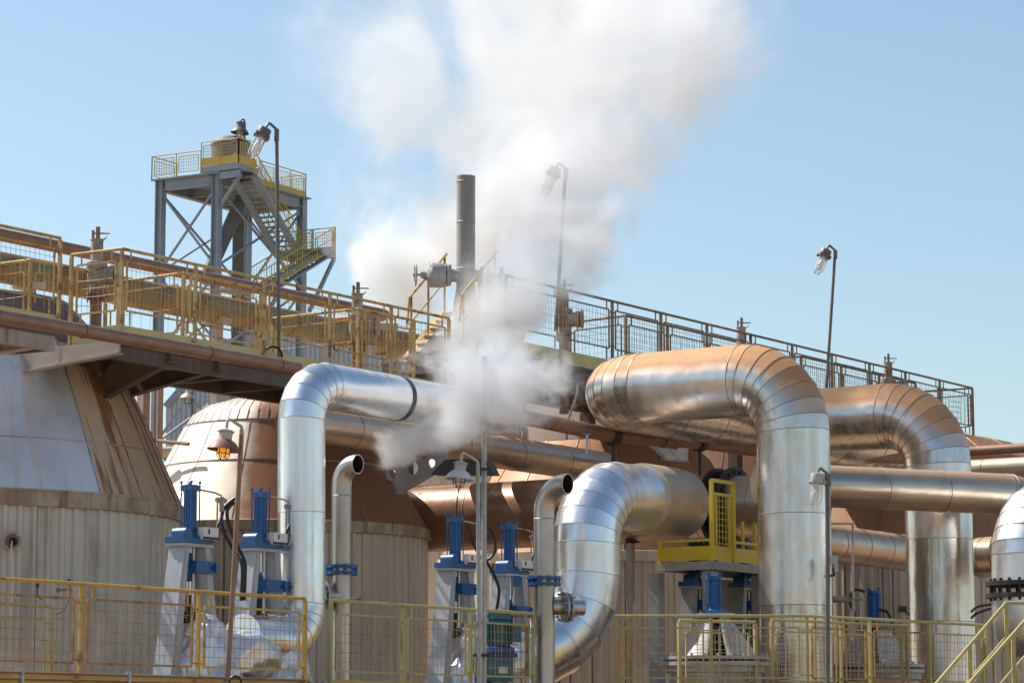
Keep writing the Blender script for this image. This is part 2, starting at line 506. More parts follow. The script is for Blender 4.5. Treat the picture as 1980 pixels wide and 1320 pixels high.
# unseen berm behind the viewer, added to give bright pipes dark reflection bands
hl = MB()
rh_ = random.Random(4)
prev_h = None
n_h = 90
vs, fs = [], []
for i in range(n_h + 1):
    a = math.radians(100 + 160 * i / n_h)
    R_ = 85
    h = 9 + 7 * math.sin(i * .55) + 6 * math.sin(i * .21 + 1.3) + rh_.uniform(-3, 3)
    h = max(2.5, h)
    d = Vector((math.sin(a), math.cos(a), 0))
    vs += [d * R_, d * (R_ + 12) + Z * h * .75, d * (R_ + 26) + Z * h, d * (R_ + 60)]
for i in range(n_h):
    for k in range(3): fs.append((i * 4 + k, i * 4 + k + 1, i * 4 + k + 5, i * 4 + k + 4))
hl.add(vs, fs)
hl.build('reflection_berm', mat('dark added berm', (.115, .095, .06), (.07, .065, .038), .95, 0, .3, .9), kind='structure', angle=60)

# ------------------------------------------------------------------ tanks
def ribbed(R, N, depth):
    def rf(a, h):
        t = (a * N / (2 * PI)) % 1.0
        return 1 + (depth / R if .30 < t < .70 else 0)
    return rf
def groove(N):
    rr = random.Random(N)
    dirty = [rr.random() < .55 for _ in range(N + 1)]  # ribs whose step face gets the painted shade and dirt strip
    def mif(a, i):
        t = (a * N / (2 * PI)) % 1.0
        return 1 if dirty[int(a * N / (2 * PI)) % N] and .62 < t < .76 else 0
    return mif
def plane_pt(px, D): 
    p = P(px, 1000, D); return Vector((p.x, p.y, 0))
def bead_ring(mb, o, r, z, mi=0, t=.012):
    mb.lathe([(r - .01, z - t), (r + .012, z - t), (r + .012, z + t), (r - .01, z + t)], o, Z, 96, mi, cap=False)
def ribs_on(mb, o, prof, angs, x, w=.012, mi=0):
    y = Z.cross(x)
    for a in angs:
        d = x * math.cos(a) + y * math.sin(a)
        mb.tube([o + d * (r + .004) + Z * h for r, h in prof], w, 6, mi)

# tank 1, cut by the left edge of the photo
c1 = plane_pt(-95, 37.5)
t1 = thing('process_tank', 'large ribbed tank with streaked cone under the walkway, grey metal panel at its left', 'tank', c1)
toc = Vector((-c1.x, -c1.y, 0)).normalized()
w = MB(); w.lathe([(2.97, 0), (2.97, 1.5), (2.97, 4.56)], c1, Z, 100 * 8, 0, rf=ribbed(2.97, 100, .035), mif=groove(100), x=toc); w.build('tank_wall', [siding, shade_grime], t1, angle=25)
w = MB(); w.lathe([(2.98, 4.52), (3.045, 4.52), (3.06, 4.72), (3.0, 4.74)], c1, Z, 96, 0, cap=False); bead_ring(w, c1, 3.06, 4.71); w.build('rim_band', [rim_m, dark], t1)
prof1 = [(3.03, 4.72), (2.53, 5.85), (2.10, 6.74)]
w = MB(); w.lathe(prof1, c1, Z, 96, 0, a0=math.radians(37), a1=math.radians(330), x=toc); w.build('cone_roof', cone_cream, t1)
w = MB(); w.lathe([(r + .006, h + .003) for r, h in prof1], c1, Z, 24, 0, a0=math.radians(-32), a1=math.radians(37.4), x=toc); w.build('cladding_panel', cone_new, t1, label='smooth grey replaced metal panel')
w = MB(); w.lathe([(2.12, 6.72), (2.05, 6.82), (1.55, 7.35), (1.50, 7.42)], c1, Z, 64, 0); w.build('tank_neck', brown_b, t1)
w = MB(); bead_ring(w, c1, 2.735, 5.39, t=.008); bead_ring(w, c1, 2.13, 6.68, t=.01)
ribs_on(w, c1, [(r + .004, h) for r, h in prof1], [math.radians(a) for a in (-31, 5, 37, 52, 64, 74, 86, 100)], toc, .009)
w.build('sheet_seam', seam_m, t1)

# tank 2
c2 = plane_pt(536, 42)
k2 = 42 / 5500
t2 = thing('process_tank', 'domed tank behind silver riser, cream lit left side and brown dusty right side', 'tank', c2)
pr2 = [(r * k2, (1425 - y) * k2 + CZ) for r, y in ((297, 1032), (224, 912), (182, 832), (168, 810), (142, 792), (100, 778), (40, 771), (0, 769))]
toc2 = Vector((-c2.x, -c2.y, 0)).normalized()
w = MB(); w.lathe([(2.2, 0), (2.2, 2.0), (2.2, 4.60)], c2, Z, 80 * 8, 0, rf=ribbed(2.2, 80, .032), mif=groove(80), x=toc2); w.build('tank_wall', [siding_c, shade_grime], t2, angle=25)
w = MB(); w.lathe([(2.22, 4.57), (2.285, 4.57), (2.29, 4.72), (2.25, 4.73)], c2, Z, 96, 0, cap=False); w.build('rim_band', rim_m, t2)
w = MB(); w.lathe(pr2[:3], c2, Z, 96, 0, cap=False); w.build('cone_roof', cone_brown, t2)
w = MB(); w.lathe(pr2[2:], c2, Z, 96, 0, cap=False); w.build('dome_top', cone_brown, t2)
w = MB(); bead_ring(w, c2, pr2[2][0], pr2[2][1], t=.012); bead_ring(w, c2, pr2[1][0], pr2[1][1], t=.01)
ribs_on(w, c2, [(r + .002, h) for r, h in pr2[2:6]], [2 * PI * k / 56 for k in range(56)], toc2, .006)
ribs_on(w, c2, [(r - .002, h) for r, h in pr2[:3]], [2 * PI * k / 14 + .16 for k in range(14)], toc2, .007)
w.build('sheet_seam', seam_m, t2)

def far_tank(px, D, R, rim, prof, label, sm, cm, n):
    c = plane_pt(px, D)
    t = thing('process_tank', label, 'tank', c)
    x = Vector((-c.x, -c.y, 0)).normalized()
    w = MB(); w.lathe([(R, 0), (R, 2.0), (R, rim)], c, Z, n * 8, 0, rf=ribbed(R, n, .035), mif=groove(n), x=x); w.build('tank_wall', [sm, shade_grime], t, angle=25)
    w = MB(); w.lathe([(R + .01, rim - .03), (R + .08, rim - .03), (R + .08, rim + .14), (R + .03, rim + .15)], c, Z, 96, 0, cap=False); w.build('rim_band', sm, t)
    w = MB(); w.lathe(prof, c, Z, 96, 0, cap=False); w.build('cone_roof', cm, t)
    w = MB()
    ribs_on(w, c, [(r + .002, h) for r, h in prof], [2 * PI * k / 16 + .1 for k in range(16)], x, .01)
    w.build('sheet_seam', seam_m, t)
far_tank(1172, 50, 2.9, 4.62, [(2.95, 4.76), (1.85, 6.5), (1.6, 6.75), (0.01, 6.95)], 'rusty cone tank half hidden behind the elbow pipes under the steam', siding_c, cone_rust, 100)
far_tank(1790, 57, 3.1, 5.15, [(3.15, 5.3), (2.5, 7.12), (1.75, 7.5), (.8, 7.74), (0.01, 7.78)], 'tank with shallow brown conical top behind the right hand riser', siding_c, cone_rust, 100)

far_tank(1470, 60, 3.2, 6.0, [(3.25, 6.15), (2.2, 8.0), (1.4, 8.4), (0.01, 8.5)], 'rust brown tank far behind, showing below the orange topped elbow', siding_c, cone_rust, 100)
far_tank(985, 55, 3.3, 6.3, [(3.35, 6.45), (2.2, 8.2), (1.6, 8.5), (0.01, 8.6)], 'big cream tank far behind the steam, seen through the bracket holes', siding_c, cone_far, 100)
# ------------------------------------------------------------------ railings
def railing(label, pts, hgt=1.15, mats=None, group=None, toe=None, bay=1.4, cat='railing', wire=.0029, pan=(.145, .77), rail_r=.021, toe_m=None, name='railing', postdrop=0.0, grid=True):
    pm, wm = mats
    base = pts[0] - Z * hgt
    t = thing(name, label, cat, base, group)
    rail = MB()
    rail.tube(pts, rail_r, 10)
    rail.build('handrail', pm, t)
    tb = MB()
    done = set()
    for a, b in zip(pts, pts[1:]):
        d = (b - a); L = d.length; d.normalize()
        n = max(1, round(L / bay))
        side = Z.cross(d)
        for k in range(n + 1):
            p = a + d * (L * k / n)
            key = (round(p.x, 2), round(p.y, 2))
            if key in done: continue
            done.add(key)
            m = MB(); m.box(p - Z * ((hgt + postdrop) / 2 + .01), (.040, .040, hgt + postdrop - .02), (d, side, Z)); m.build('post', pm, t)
        for k in range(n):
            p = a + d * (L * k / n) + d * .1
            q = a + d * (L * (k + 1) / n) - d * .1
            if (q - p).length < .15: continue
            z0, z1 = pan
            m = MB()
            w, s2 = (q - p).length, .021
            jit = lambda: side * random.uniform(-.012, .012)
            m.bar(p - Z * z0, q - Z * z0, s2, s2); m.bar(p - Z * z1, q - Z * z1, s2, s2)
            m.bar(p - Z * (z0 + s2 / 2), p - Z * (z1 - s2 / 2), s2, s2, d); m.bar(q - Z * (z0 + s2 / 2), q - Z * (z1 - s2 / 2), s2, s2, d)
            o1, o2 = min(.07, w * .2), w - min(.07, w * .2)
            for o in (o1, o2):
                m.bar(p + d * o - Z * .01, p + d * o - Z * (z0 - s2 / 2), .016, .016, d)
                m.bar(p + d * o - Z * (z1 + s2 / 2), p + d * o - Z * (hgt - .2), .016, .016, d)
            for zz in (z0 + .035, z1 - .035):
                m.bar(p - d * .08 - Z * zz, p - d * .012 - Z * zz, .016, .016); m.bar(q + d * .012 - Z * zz, q + d * .08 - Z * zz, .016, .016)
            nw = max(2, int(w / (.080 if grid else .16)))
            for i in range(1, nw):
                x0 = p + d * (w * i / nw)
                m.tube([x0 - Z * z0 + jit(), x0 - Z * (z0 + z1) / 2 + d * random.uniform(-.010, .010) + jit(), x0 - Z * z1 + jit()], wire, 4, 1, False)
            nh = int((z1 - z0) / (.092 if grid else .3))
            for i in range(1, nh):
                zz = z0 + (z1 - z0) * i / nh
                m.tube([p - Z * zz + jit(), p.lerp(q, .5) - Z * (zz + random.uniform(-.006, .008)) + jit(), q - Z * zz + jit()], wire, 4, 1, False)
            m.build('mesh_panel', [wm if random.random() < .35 else pm, wm], t)
        if toe:
            tb.box((a + b) / 2 - Z * (hgt - toe / 2) + side * .03, (L, .006, toe), (d, side, Z))
    if toe: tb.build('toe_board', toe_m or pm, t)
    return t

FZ = 1.507
A0 = P(0, 1118, 27.0)
def front(px): return along(A0, U, px)
yf = (yel_front, yel_mesh)
railing('long yellow front railing before the left tank, rusty wire panels above a yellow toe board', [front(-380), front(590)], 1.06, yf, toe=.2, toe_m=yel_board, bay=1.62)
m_end = front(1031)
railing('yellow front railing between the two silver vent pipes', [front(640), m_end, m_end + V * 1.05], 1.06, (yel_pale, yel_mesh), toe=.2, toe_m=yel_board, bay=1.62)
R1, R2, R3 = PZ(1190, 1190.5, FZ), PZ(1560, 1190, FZ), PZ(1905, 1208, FZ)
railing('pale yellow front railing before the grey cone valve and tall risers', [R1 + Vector((.23, 1.1, 0)), R1, R2, R3], 1.06, (yel_pale, yel_mesh), toe=.16, toe_m=yel_board, bay=1.28)
i1 = along(A0 + V * 2.05 - Z * .10, U, 100)
railing('olive yellow inner railing at the foot of the left tank', [i1 - U * 1.9, i1], 1.0, (yel_pale, yel_pale), bay=1.5)
i2 = PZ(1491, 1197.5, FZ - .02)
railing('pale yellow inner railing close behind the tallest riser', [i2, PZ(1753, 1209, FZ - .02), PZ(1753, 1209, FZ - .02) + V * .6], 1.06, (yel_pale, yel_pale), bay=1.2)
i3 = PZ(1313, 1199, FZ - .05)
railing('short yellow inner railing just left of the grey cone valve', [i3 - Vector((0, 0, 0)), i3 + Vector((1.0, .5, 0))], 1.0, (yel_pale, yel_pale), bay=1.2)

# front deck
d0, d1 = front(-380), front(1031)
dz = -1.06
dk = thing('front_walkway', 'low steel walkway with grated floor carrying the front railings', 'walkway', (d0.x, d0.y, 0))
w = MB()
poly = [d0, front(1031), R1 + Vector((0, 0, 0)), R2, R3, R3 + V * 2.4, R2 + V * 2.3, R1 + V * 2.2, front(1031) + V * 2.4, d0 + V * 2.4]
w.prism([p + Z * (dz - .035) for p in poly], Z * .06)
w.build('deck_plate', brown_b, dk)
w = MB()
for a, b in ((d0, d1), (R1, R2), (R2, R3)): w.bar(a + V * .15 + Z * (dz - .165), b + V * .15 + Z * (dz - .165), .12, .2)
w.build('edge_beam', brown_b, dk)
for p in (front(-340), front(-60), front(300), front(640), front(980), R1, R2, R3):
    for q in (.15, 2.1):
        m = MB(); zz = p.z + dz - .265; b = p + V * q; m.box((b.x, b.y, zz / 2), (.14, .14, zz), (U, V, Z)); m.build('column', brown_b, dk)

# upper deck A (left) and B (right)
A1 = P(236, 481, 35)
def upA(px): return along(A1, U, px)
def mix_(p, q, t): return p.lerp(q, t)
yo = (yel_old, yel_old)
ra = upA(131)
railing('brown yellow upper railing at the far left edge of the photo', [upA(-330) + V * .12, ra + V * .12], 1.15, yo, toe=.2, toe_m=yel_olive, group=None)
railing('long brown yellow upper railing on the outer edge above the thin brown pipe', [A1 + V * .84, A1, upA(868)], 1.15, yo, toe=.2, toe_m=yel_olive)
k1 = PZ(59, 503, 6.0)
railing('upper inner railing bay beside the left pale valve', [k1 + V * .9, k1, along(k1, U, 205)], 1.1, yo, grid=False, bay=1.8)
k2_ = PZ(355, 528, 6.0)
railing('upper inner railing bay below the steel tower', [PZ(230, 545, 6.0), k2_, along(k2_, U, 505)], 1.1, yo, grid=False, bay=1.8)
k3 = PZ(692, 597, 6.0)
railing('upper inner railing bay beside the pale valve next to the steam', [PZ(527, 616, 6.0), k3, along(k3, U, 800)], 1.1, yo, grid=False, bay=1.8)
B1 = P(1179, 581, 45)
def upB(px): return along(B1, U, px)
bend_ = upB(1880)
railing('long brown upper railing running down to the right from the steam', [upB(979), bend_, bend_ + V * 1.9], 1.15, (rail_dark, rail_dark), toe=.2, toe_m=yel_olive, bay=1.55)
kb = PZ(1210, 610, 6.9)
railing('inner railing bay of the upper right walkway near the steam', [PZ(1102, 624, 6.9), kb, along(kb, U, 1440)], 1.1, (rail_dark, rail_dark))
kb2 = PZ(1549, 689, 6.9)
railing('inner railing bay of the upper right walkway left of the tall lamp', [kb2 + V * .5, kb2, along(kb2, U, 1770)], 1.1, (rail_dark, rail_dark))

def deck(label, a, b, hgt, width, cols, em):
    em = em or brown_b
    t = thing('upper_walkway', label, 'walkway', (a.x, a.y, 0))
    f = -hgt
    w = MB(); w.prism([p + Z * (f - .03) for p in (a + V * .02, b + V * .02, b + V * width, a + V * width)], Z * .05); w.build('deck_plate', brown_b, t)
    for q in (.10, width - .1):
        w = MB(); w.bar(a + V * q + Z * (f - .145), b + V * q + Z * (f - .145), .1, .18); w.build('edge_beam', em, t)
    n = int((b - a).length / 1.15)
    for i in range(n + 1):
        p = a.lerp(b, i / n)
        w = MB(); w.bar(p + V * .16 + Z * (f - .14), p + V * (width - .16) + Z * (f - .14), .08, .17); w.build('cross_beam', brown_b, t)
    for i in cols:
        p = a.lerp(b, i) + V * (width - .1)
        zz = p.z + f - .236
        w = MB(); w.box((p.x, p.y, zz / 2), (.2, .2, zz), (U, V, Z)); w.build('column', brown_b, t)
    return t
dA = deck('brown steel upper walkway crossing before the two left tanks', upA(236), upA(868), 1.15, 1.4, (), None)
dL = deck('narrow upper walkway with pale edge beam at the left edge of the photo', upA(-345) + V * .12, ra + V * .12, 1.15, .8, (.02,), struct_m)
dB = deck('brown steel upper walkway on the right behind the orange topped pipes', upB(985), bend_ + U * .1, 1.15, 2.4, (.03, .35, .66, .97), None)
# tapered cantilever brackets under deck A
def bracket(parent, e, poly, t, m, dirn=V, holes=(), dz=0.0):
    q = [P(px, py, along(e, dirn, px).y) for px, py in poly]
    w = MB()
    nrm = Z.cross(dirn)
    w.prism(q, nrm * t)
    return w.build('bracket', m, parent)
def flanged_bracket(parent, e, poly, t, m, lower, dirn=V):
    "plate with a narrow flange along its lower edge"
    o = bracket(parent, e, poly, t, m, dirn)
    q = [P(px, py, along(e, dirn, px).y) for px, py in lower]
    w = MB()
    for a, b in zip(q, q[1:]): w.bar(a - Z * .012, b - Z * .012, .13, .02)
    w.build('bracket_flange', m, parent)
    return o
e1 = P(232, 661, 34.7)
flanged_bracket(dL, e1, [(232, 659), (232, 680), (36, 719), (8, 690), (0, 679)], .03, struct_m, [(232, 681), (36, 720)])
e2 = P(333, 690, 35.8)
flanged_bracket(dA, e2, [(333, 683), (333, 697), (191, 775), (184, 742), (226, 690)], .03, brown_b, [(333, 698), (191, 776)])
e3 = P(425, 700, 36.6)
flanged_bracket(dA, e3, [(425, 695), (425, 712), (232, 768), (226, 735), (300, 696)], .03, brown_b, [(425, 713), (232, 769)])
e0 = P(72, 662, 34.0)
flanged_bracket(dL, e0, [(72, 655), (72, 668), (-60, 690), (-60, 640)], .03, struct_m, [(72, 669), (-60, 691)])

# ------------------------------------------------------------------ insulated pipes
def pipe(label, pts, R, r, mats, gores=7, sheet=1.0, lseam=None, matf=None, root=None, name='insulated_pipe', cat='pipe', group=None, caps=(True, True), bead=.006, part='cladding', seg=56):
    base = min(pts, key=lambda p: p.z)
    t = root or thing(name, label, cat, (base.x, base.y, base.z), group)
    m = MB()
    sweep_pipe(m, pts, R, r, gores, sheet, seg, bead, caps, lseam, (0, 1), matf)
    m.build(part, mats, t, angle=8)
    return t
def drop(p, z): return Vector((p.x, p.y, z))

# pipe 1: bright riser in front of tank 2
r1 = P(583, 1000, 32.0)
p1c = P(583, 1242, 32.0); p1t = P(583, 739, 32.0)
pip1 = pipe('slim bright silver riser with elbow at left, running back into the steam', [p1c - U * 1.05 + Z * .02, p1c, p1t, along(p1t, U, 763)], [.42, .43], .268, [alu_new, seam_l], sheet=1.02, gores=5, bead=.004)
q = along(p1t, U, 769)
m = MB(); sweep_pipe(m, [q, along(q, U, 958)], .4, .262, 7, 1.1, 56, .004, (True, True)); m.build('rear_cladding', [alu, seam_l], pip1, angle=8)
m = MB(); m.lathe([(.2, -.035), (.274, -.035), (.274, .035), (.2, .035)], p1t.lerp(q, 1) - U * .02, U, 48); m.build('joint_band', dark, pip1)

# pipe 2: the big bright elbow and its brown tail going back to the left
p2b = P(1135, 1275, 37.6); p2t = P(1135, 950, 37.6)
c2e = along(p2t, U, 1312)
pip2 = pipe('big mirror bright elbow pipe with brown rear end, right of the open vent pipe', [p2b + Vector((-.87, -.5, 0)) * 1.75, p2b, p2t, along(p2t, U, 1243)], [1.12, .70], .447, [alu_new, seam_l], gores=[5, 7], sheet=.75, bead=.004)
m = MB(); sweep_pipe(m, [along(p2t, U, 1238), c2e + U * .35, c2e + U * .35 + V * 1.6], .62, .49, 4, 1.6, 64, .002, (True, True)); m.build('rear_cladding', [alu_cream, alu_cream], pip2, angle=8, label='brown and cream weathered rear cladding')
m = MB()
bV = c2e + U * .35 + V * 1.1
sweep_pipe(m, [bV, bV + V * 4.9], .5, .488, 2, 1.25, 64, .006, (True, True)); m.build('header_cladding', [hdr_m, seam_m], pip2, angle=8)

# pipe 3: tallest riser with ore dusted top
p3t = P(1532, 728, 38.3)
p3f = along(p3t, V, 1160)
def dusty(p): return 0
pip3 = pipe('tallest wide riser with orange dusted top bending left above the yellow platform', [drop(p3t, 0.02), p3t, p3f, p3f + U * 7.5], [.76, .76], .495, [alu_dust, seam_m], gores=8, sheet=1.18, lseam=2.5)
# pipe 4
p4t = P(1811, 798, 42.2)
p4f = along(p4t, V, 1500)
pipe('wide riser with orange dusted top standing behind and right of the tallest riser', [drop(p4t, 0.02), p4t, p4f, p4f + U * 5.0], [.80, .7], .495, [alu_dust, seam_m], gores=8, sheet=1.18, lseam=2.5)
# pipe 5
pipe('brownish silver horizontal pipe between the two tall risers and the right edge', [P(1470, 934, 39.4), P(1945, 955, 41.0), P(1990, 958, 41.15), P(1995, 1100, 41.15)], [.3, .35], .295, [alu_brown, seam_m], sheet=1.05, gores=4)
# pipe 6, right edge
p6t = P(1990, 998, 38.2)
pip6 = pipe('short silver elbow riser at the right edge above a black bolted flange', [P(1990, 1128, 38.2), p6t, p6t + U * 6], .55, .50, [alu, seam_m], gores=7, sheet=.9)
m = MB(); flange_pair(m, P(1990, 1140, 38.2), Z, .575, .06, .10, 22, 0, 0, .02); m.build('bolted_flange', dark, pip6)
m = MB()
b6 = P(1990, 1154, 38.2)
m.lathe([(.50, 0), (.50, -.25), (.47, -.50), (.40, -.68), (.26, -.80), (.2, -1.9)], b6, Z, 48); m.build('lower_shell', alu, pip6)
# pipe 7 and its elbow end
p7 = P(1560, 1045, 45.0)
pipe('short brown silver pipe low between the two tall risers', [p7, p7 + U * 4.2], .3, .30, [alu_brown, seam_m], sheet=.9)
e7 = P(1915, 1066, 43.2)
pipe('dark pipe elbow peeking out beside the right riser', [e7 + U * 1.6 - V * .2, e7 - Vector((.20, 0, 0)), e7 - Vector((.20, 0, 0)) + V * .8 + U * 2.0], .33, .28, [alu_brown, seam_m], gores=4)
# flanged brown pipe behind the yellow platform gate
f8 = P(1410, 981, 41.6)
pip8 = pipe('brown pipe with black bolted valve flanges behind the yellow gate', [f8 + V * 1.3, f8 - V * 1.3], .3, .455, [alu_brown, seam_m], sheet=.8)
m = MB(); flange_pair(m, f8 + V * .03, V, .585, .07, .20, 20, 0, 0, .028, .03); m.lathe([(.47, -.1), (.5, 0), (.47, .1)], f8 + V * .03, V, 40); m.build('bolted_flange', dark, pip8)
# brown header under the steam (runs with the plant)
h9 = P(900, 864, 40.4)
pipe('brown header pipe running past the perforated bracket under the steam', [along(h9, U, 560), along(h9, U, 1165)], .3, .24, [alu_brown, seam_m], sheet=1.3)
h9b = P(900, 826, 42.5)
pipe('second brown header pipe just above and behind the lower one', [along(h9b, U, 640), along(h9b, U, 1010), along(h9b, U, 1010) + V * 2], .4, .22, [alu_brown, seam_m], sheet=1.3)
# thin clamped brown line
tl = [P(1010, 806, 40), P(1185, 842, 41), P(1352, 854, 42.5), P(1478, 871, 43.6), P(1745, 884, 46.5)]
t10 = thing('clamped_pipe', 'thin brown pipe with black clamps below the orange topped elbow', 'pipe', tl[2])
m = MB(); m.tube(bend(tl, .6, 3), .108, 20); m.build('pipe_run', rust_pipe, t10)
for q, d in ((tl[1], tl[2] - tl[1]), (tl[2], tl[3] - tl[2])):
    m = MB(); m.lathe([(.1, -.05), (.15, -.05), (.15, .05), (.1, .05)], q, d, 24); m.bar(q + Z * .12, q + Z * .24, .07, .05); m.bar(q - Z * .12, q - Z * .5, .07, .05); m.build('pipe_clamp', dark, t10)
m = MB(); m.lathe([(.112, -.14), (.128, -.14), (.128, .14), (.112, .14)], tl[1].lerp(tl[2], .62), tl[2] - tl[1], 24); m.build('sleeve', rust_pipe, t10)
# far right lines
fr = P(1875, 872, 50)
m = MB(); m.tube([fr + V * 2.2, along(fr, V, 2500)], .085, 20); m.build('thin_pipe', rust_pipe, label='thin brown pipe above the cream pipe at the right edge', cat='pipe')
fr2 = P(1880, 908, 49)
pipe('cream pipe crossing the right edge behind the tall riser', [fr2 + V * 2.4, along(fr2, V, 2500)], .3, .172, [alu_cream, seam_m], sheet=.9)

# brown lines on the upper left deck
l1 = P(60, 466, 44)
e_ = along(l1, U, 752)
m = MB(); m.tube(bend([along(l1, U, -420), e_, e_ + V * 1.2], .22, 8), (.088 * 44 / 38.5), 24); m.build('rusty_pipe', rust_pipe, label='long rusty pipe along the top of the upper left railing', cat='pipe')
l2 = P(60, 528, 47)
t12 = thing('slurry_pipe', 'fat green and brown stained pipe behind the upper left railing', 'pipe', l2)
e2_ = along(l2, U, 800)
m = MB(); m.tube([along(l2, U, -420), along(l2, U, 735)], .258, 40); m.build('pipe_run', green_pipe, t12)
m = MB(); m.tube([along(l2, U, 735), e2_, along(l2, U, 905) - Z * .12], [.285, .285, .34], 40); m.build('end_reducer', green_pipe, t12)
for px in (57, 420, 700):
    q = along(l2, U, px)
    m = MB(); m.box(Vector((q.x, q.y, (q.z - .2) / 2)), (.16, .16, q.z - .2), (U, V, Z)); m.box(q - Z * .22, (.3, .5, .1), (U, V, Z)); m.build('pipe_support', struct_m, t12)
l3 = P(236, 652.5, 34.1)
t13 = thing('thin_pipe', 'smooth thin brown pipe slung along the outside of the upper left walkway', 'pipe', l3)
m = MB(); m.tube([along(l3, U, -420), along(l3, U, 575)], .083, 28); m.build('pipe_run', cond_m, t13)
for px in (-10, 160, 403, 540):
    q = along(l3, U, px)
    m = MB(); m.lathe([(.08, -.012), (.094, -.012), (.094, .012), (.08, .012)], q, U, 24); m.build('coupling', rust_pipe, t13)

# vent pipes with open mouths
def vent(label, px, ytop, D, r, yfl, ytee, ymouth, pxm, tee):
    ax = P(px, ytop, D)
    cen = P(px, ymouth, D)
    t = thing('vent_pipe', label, 'pipe', (ax.x, ax.y, .02))
    mdir = (-V * 1.0 + Z * .10).normalized()
    end = P(pxm, ymouth, along(cen, -V, pxm).y)
    cl = bend([drop(ax, .02), cen, end], min(r * 2.6, (end - cen).length * .94), 8)
    m = MB(); m.tube(cl, r, 32, 0, False)
    m.tube(cl[-6:], r - .012, 32, 1, False)
    # lip joining outer and inner wall
    d = (cl[-1] - cl[-2]).normalized()
    m.lathe([(r - .012, 0), (r, 0)], cl[-1], d, 32, 0, cap=False)
    m.build('pipe_run', [galv_alu, dark], t, angle=14)
    m = MB(); q = P(px, yfl, D); flange_pair(m, q, Z, r * 1.62, .030, .045, 10, 0, 0, .015, .012); m.lathe([(.05, 0), (.05, r * 1.3)], q, (V * .4 - Vector((.8, 0, 0))), 12); m.box(q - Vector((r * 2.6, 0, .0)), (.09, .09, .13)); m.build('blue_flange', blue_dark if 0 else blue, t)
    q = P(px, ytee, D)
    m = MB(); dd = tee.normalized(); m.lathe([(r * .78, 0), (r * .78, .45)], q + dd * r * .6, dd, 28, 0); m.build('branch', galv_alu, t)
    m = MB(); flange_pair(m, q + dd * (r + .16), dd, r * 1.45, .03, .03, 12, 0, 0, .014); m.build('branch_flange', galv, t)
    for i, py in enumerate((ytop + 28,)):
        m = MB(); q = P(px, py, D); m.lathe([(r, -.008), (r + .004, 0), (r, .008)], q, Z, 32, cap=False); m.build('weld_bead', galv, t)
    return t
galv_alu = mat('dull stainless pipe', (.55, .54, .52), (.40, .37, .33), .36, 1.0, 2.5, .9, (1, 1, .3), streak=((.30, .22, .15), .6, 6, .58), bump=.0006, wave=.006)
vent('slim steel vent pipe with open black mouth beside the left silver riser', 661, 930, 32.6, .113, 1101, 1152, 897, 692, -U * .8 - Vector((.6, 0, 0)))
vent('steel vent pipe with open mouth in front of the mirror bright elbow', 1052, 975, 35.0, .129, 1123, 1172, 935, 1098, Vector((1, .45, 0)))

